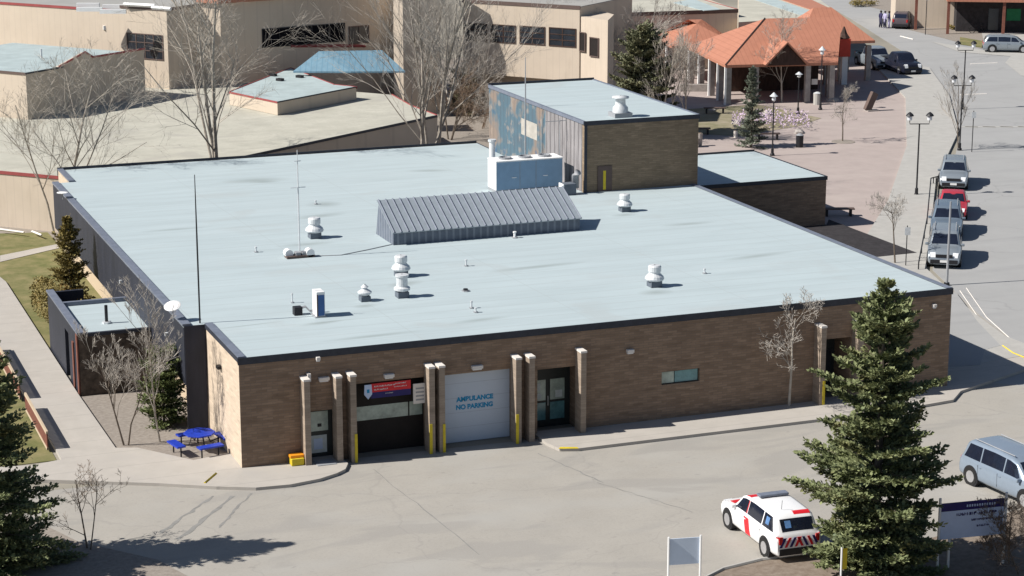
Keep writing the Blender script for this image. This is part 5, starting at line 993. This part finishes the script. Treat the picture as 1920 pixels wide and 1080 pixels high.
a0, a1 = P(1275, 172), P(1330, 172); o = thing('garden_wall', 'low stone wall left of the pavilion posts', 'wall', a0); MB().prism([(a0.x, a0.y), (a1.x, a1.y), (a1.x+.1, a1.y+.4), (a0.x+.1, a0.y+.4)], 0, .6).build('wall', 'stone', o)

# ------------------------------------------------------------------ store top right
sC = P(1848, 60, 0); ST = thing('store_building', 'dark-fronted store with red-brown roof and posts at the top right', 'building', (sC.x, sC.y, 0)); sd_ = dirv(-28); sn = dirv(62)
def sq(u, v): return Vector((sC.x, sC.y, 0))+sd_*u+sn*v
MB().prism([(p.x, p.y) for p in (sq(-3, 0), sq(18, 0), sq(18, 10), sq(-3, 10))], 0, 3.4).build('wall', 'near_black', ST)
MB().prism([(p.x, p.y) for p in (sq(-4.2, -2.6), sq(18, -2.6), sq(18, 10), sq(-4.2, 10))], 3.3, 3.9).build('roof', 'redroof', ST)
MB().prism([(p.x, p.y) for p in (sq(-9, 3), sq(-3.01, 3), sq(-3.01, 12), sq(-9, 12))], 0, 4.2).build('side_wall', 'stucco', ST)
for u, v in ((-4, -2.3), (1.5, -2.3), (8, -2.3), (-7, 1)): p_ = sq(u, v); MB().box((p_.x, p_.y, 1.65), (.28, .28, 3.3), R(-28)).build('post', 'redwood', ST)
for u0, u1, m_ in ((0.2, 1.2, 'glass'), (2.0, 3.4, 'green_sign'), (4.0, 5.6, 'blue_glass')): MB().prism([(p.x, p.y) for p in (sq(u0, -.06), sq(u1, -.06), sq(u1, -.002), sq(u0, -.002))], 1.2 if m_ != 'glass' else .2, 2.4).build('window', m_, ST)
o = thing('bicycle', 'dark bicycle parked on the walk before the store', 'bicycle', P(1832, 62), R(-25)); b = MB()
for x in (-.5, .5): b.tube([(x+.33*math.cos(a_*.5236), 0, .34+.33*math.sin(a_*.5236)) for a_ in range(13)], .03, 4)
b.build('wheel', 'tyre', o, local=True); b = MB(); b.tube([(-.5, 0, .34), (-.1, 0, .35), (.35, 0, .8), (-.2, 0, .8), (-.5, 0, .34)], .03, 5); b.tube([(-.1, 0, .35), (-.25, 0, .95)], .03, 5); b.tube([(.5, 0, .34), (.33, 0, 1.0)], .03, 5); b.build('frame', 'black', o, local=True)
bare_tree('bare_tree', 'leafless brown tree beside the store side wall at the top', P(1720, 45), 6.0, .5, 3, 91, 'bark_dark', 'twig', .1, .8)
for k_, (px, py, h_, st_, m1, m2, lb) in enumerate(((842, 262, 5.0, 4, 'bark_dark', 'twig_red', 'brown twiggy tree right behind the back roof edge, nearest the mural'), (880, 225, 6.5, 3, 'bark', 'twig', 'grey bare tree between the stair tower and the windowed wing'), (935, 178, 5.0, 4, 'bark_dark', 'twig_red', 'brown bare tree below the second upper window'), (1010, 172, 4.2, 4, 'bark_dark', 'twig_red', 'brown bare tree below the third upper window'), (1105, 190, 5.0, 4, 'bark_dark', 'twig_red', 'reddish bare tree at the corner of the windowed wing'), (1040, 168, 3.2, 5, 'bark_dark', 'twig_red', 'low reddish bare tree below the fourth upper window'), (735, 190, 6.5, 3, 'bark', 'twig', 'bare tree in front of the blue canopy'))):
    bare_tree('bare_tree', lb, P(px, py), h_, .55, st_, 120+k_, m1, m2, .06, .7, fork=.15)
bush('verge_bush', 'dry low bush on the verge at the very top', P(1620, 12), 3.5, 1.8, .9, 'golden', 8, 900, .14)
bush('verge_bush', 'low brown bush near the store post', P(1790, 55), 1.6, 1.2, .6, 'golden', 9, 500, .12)
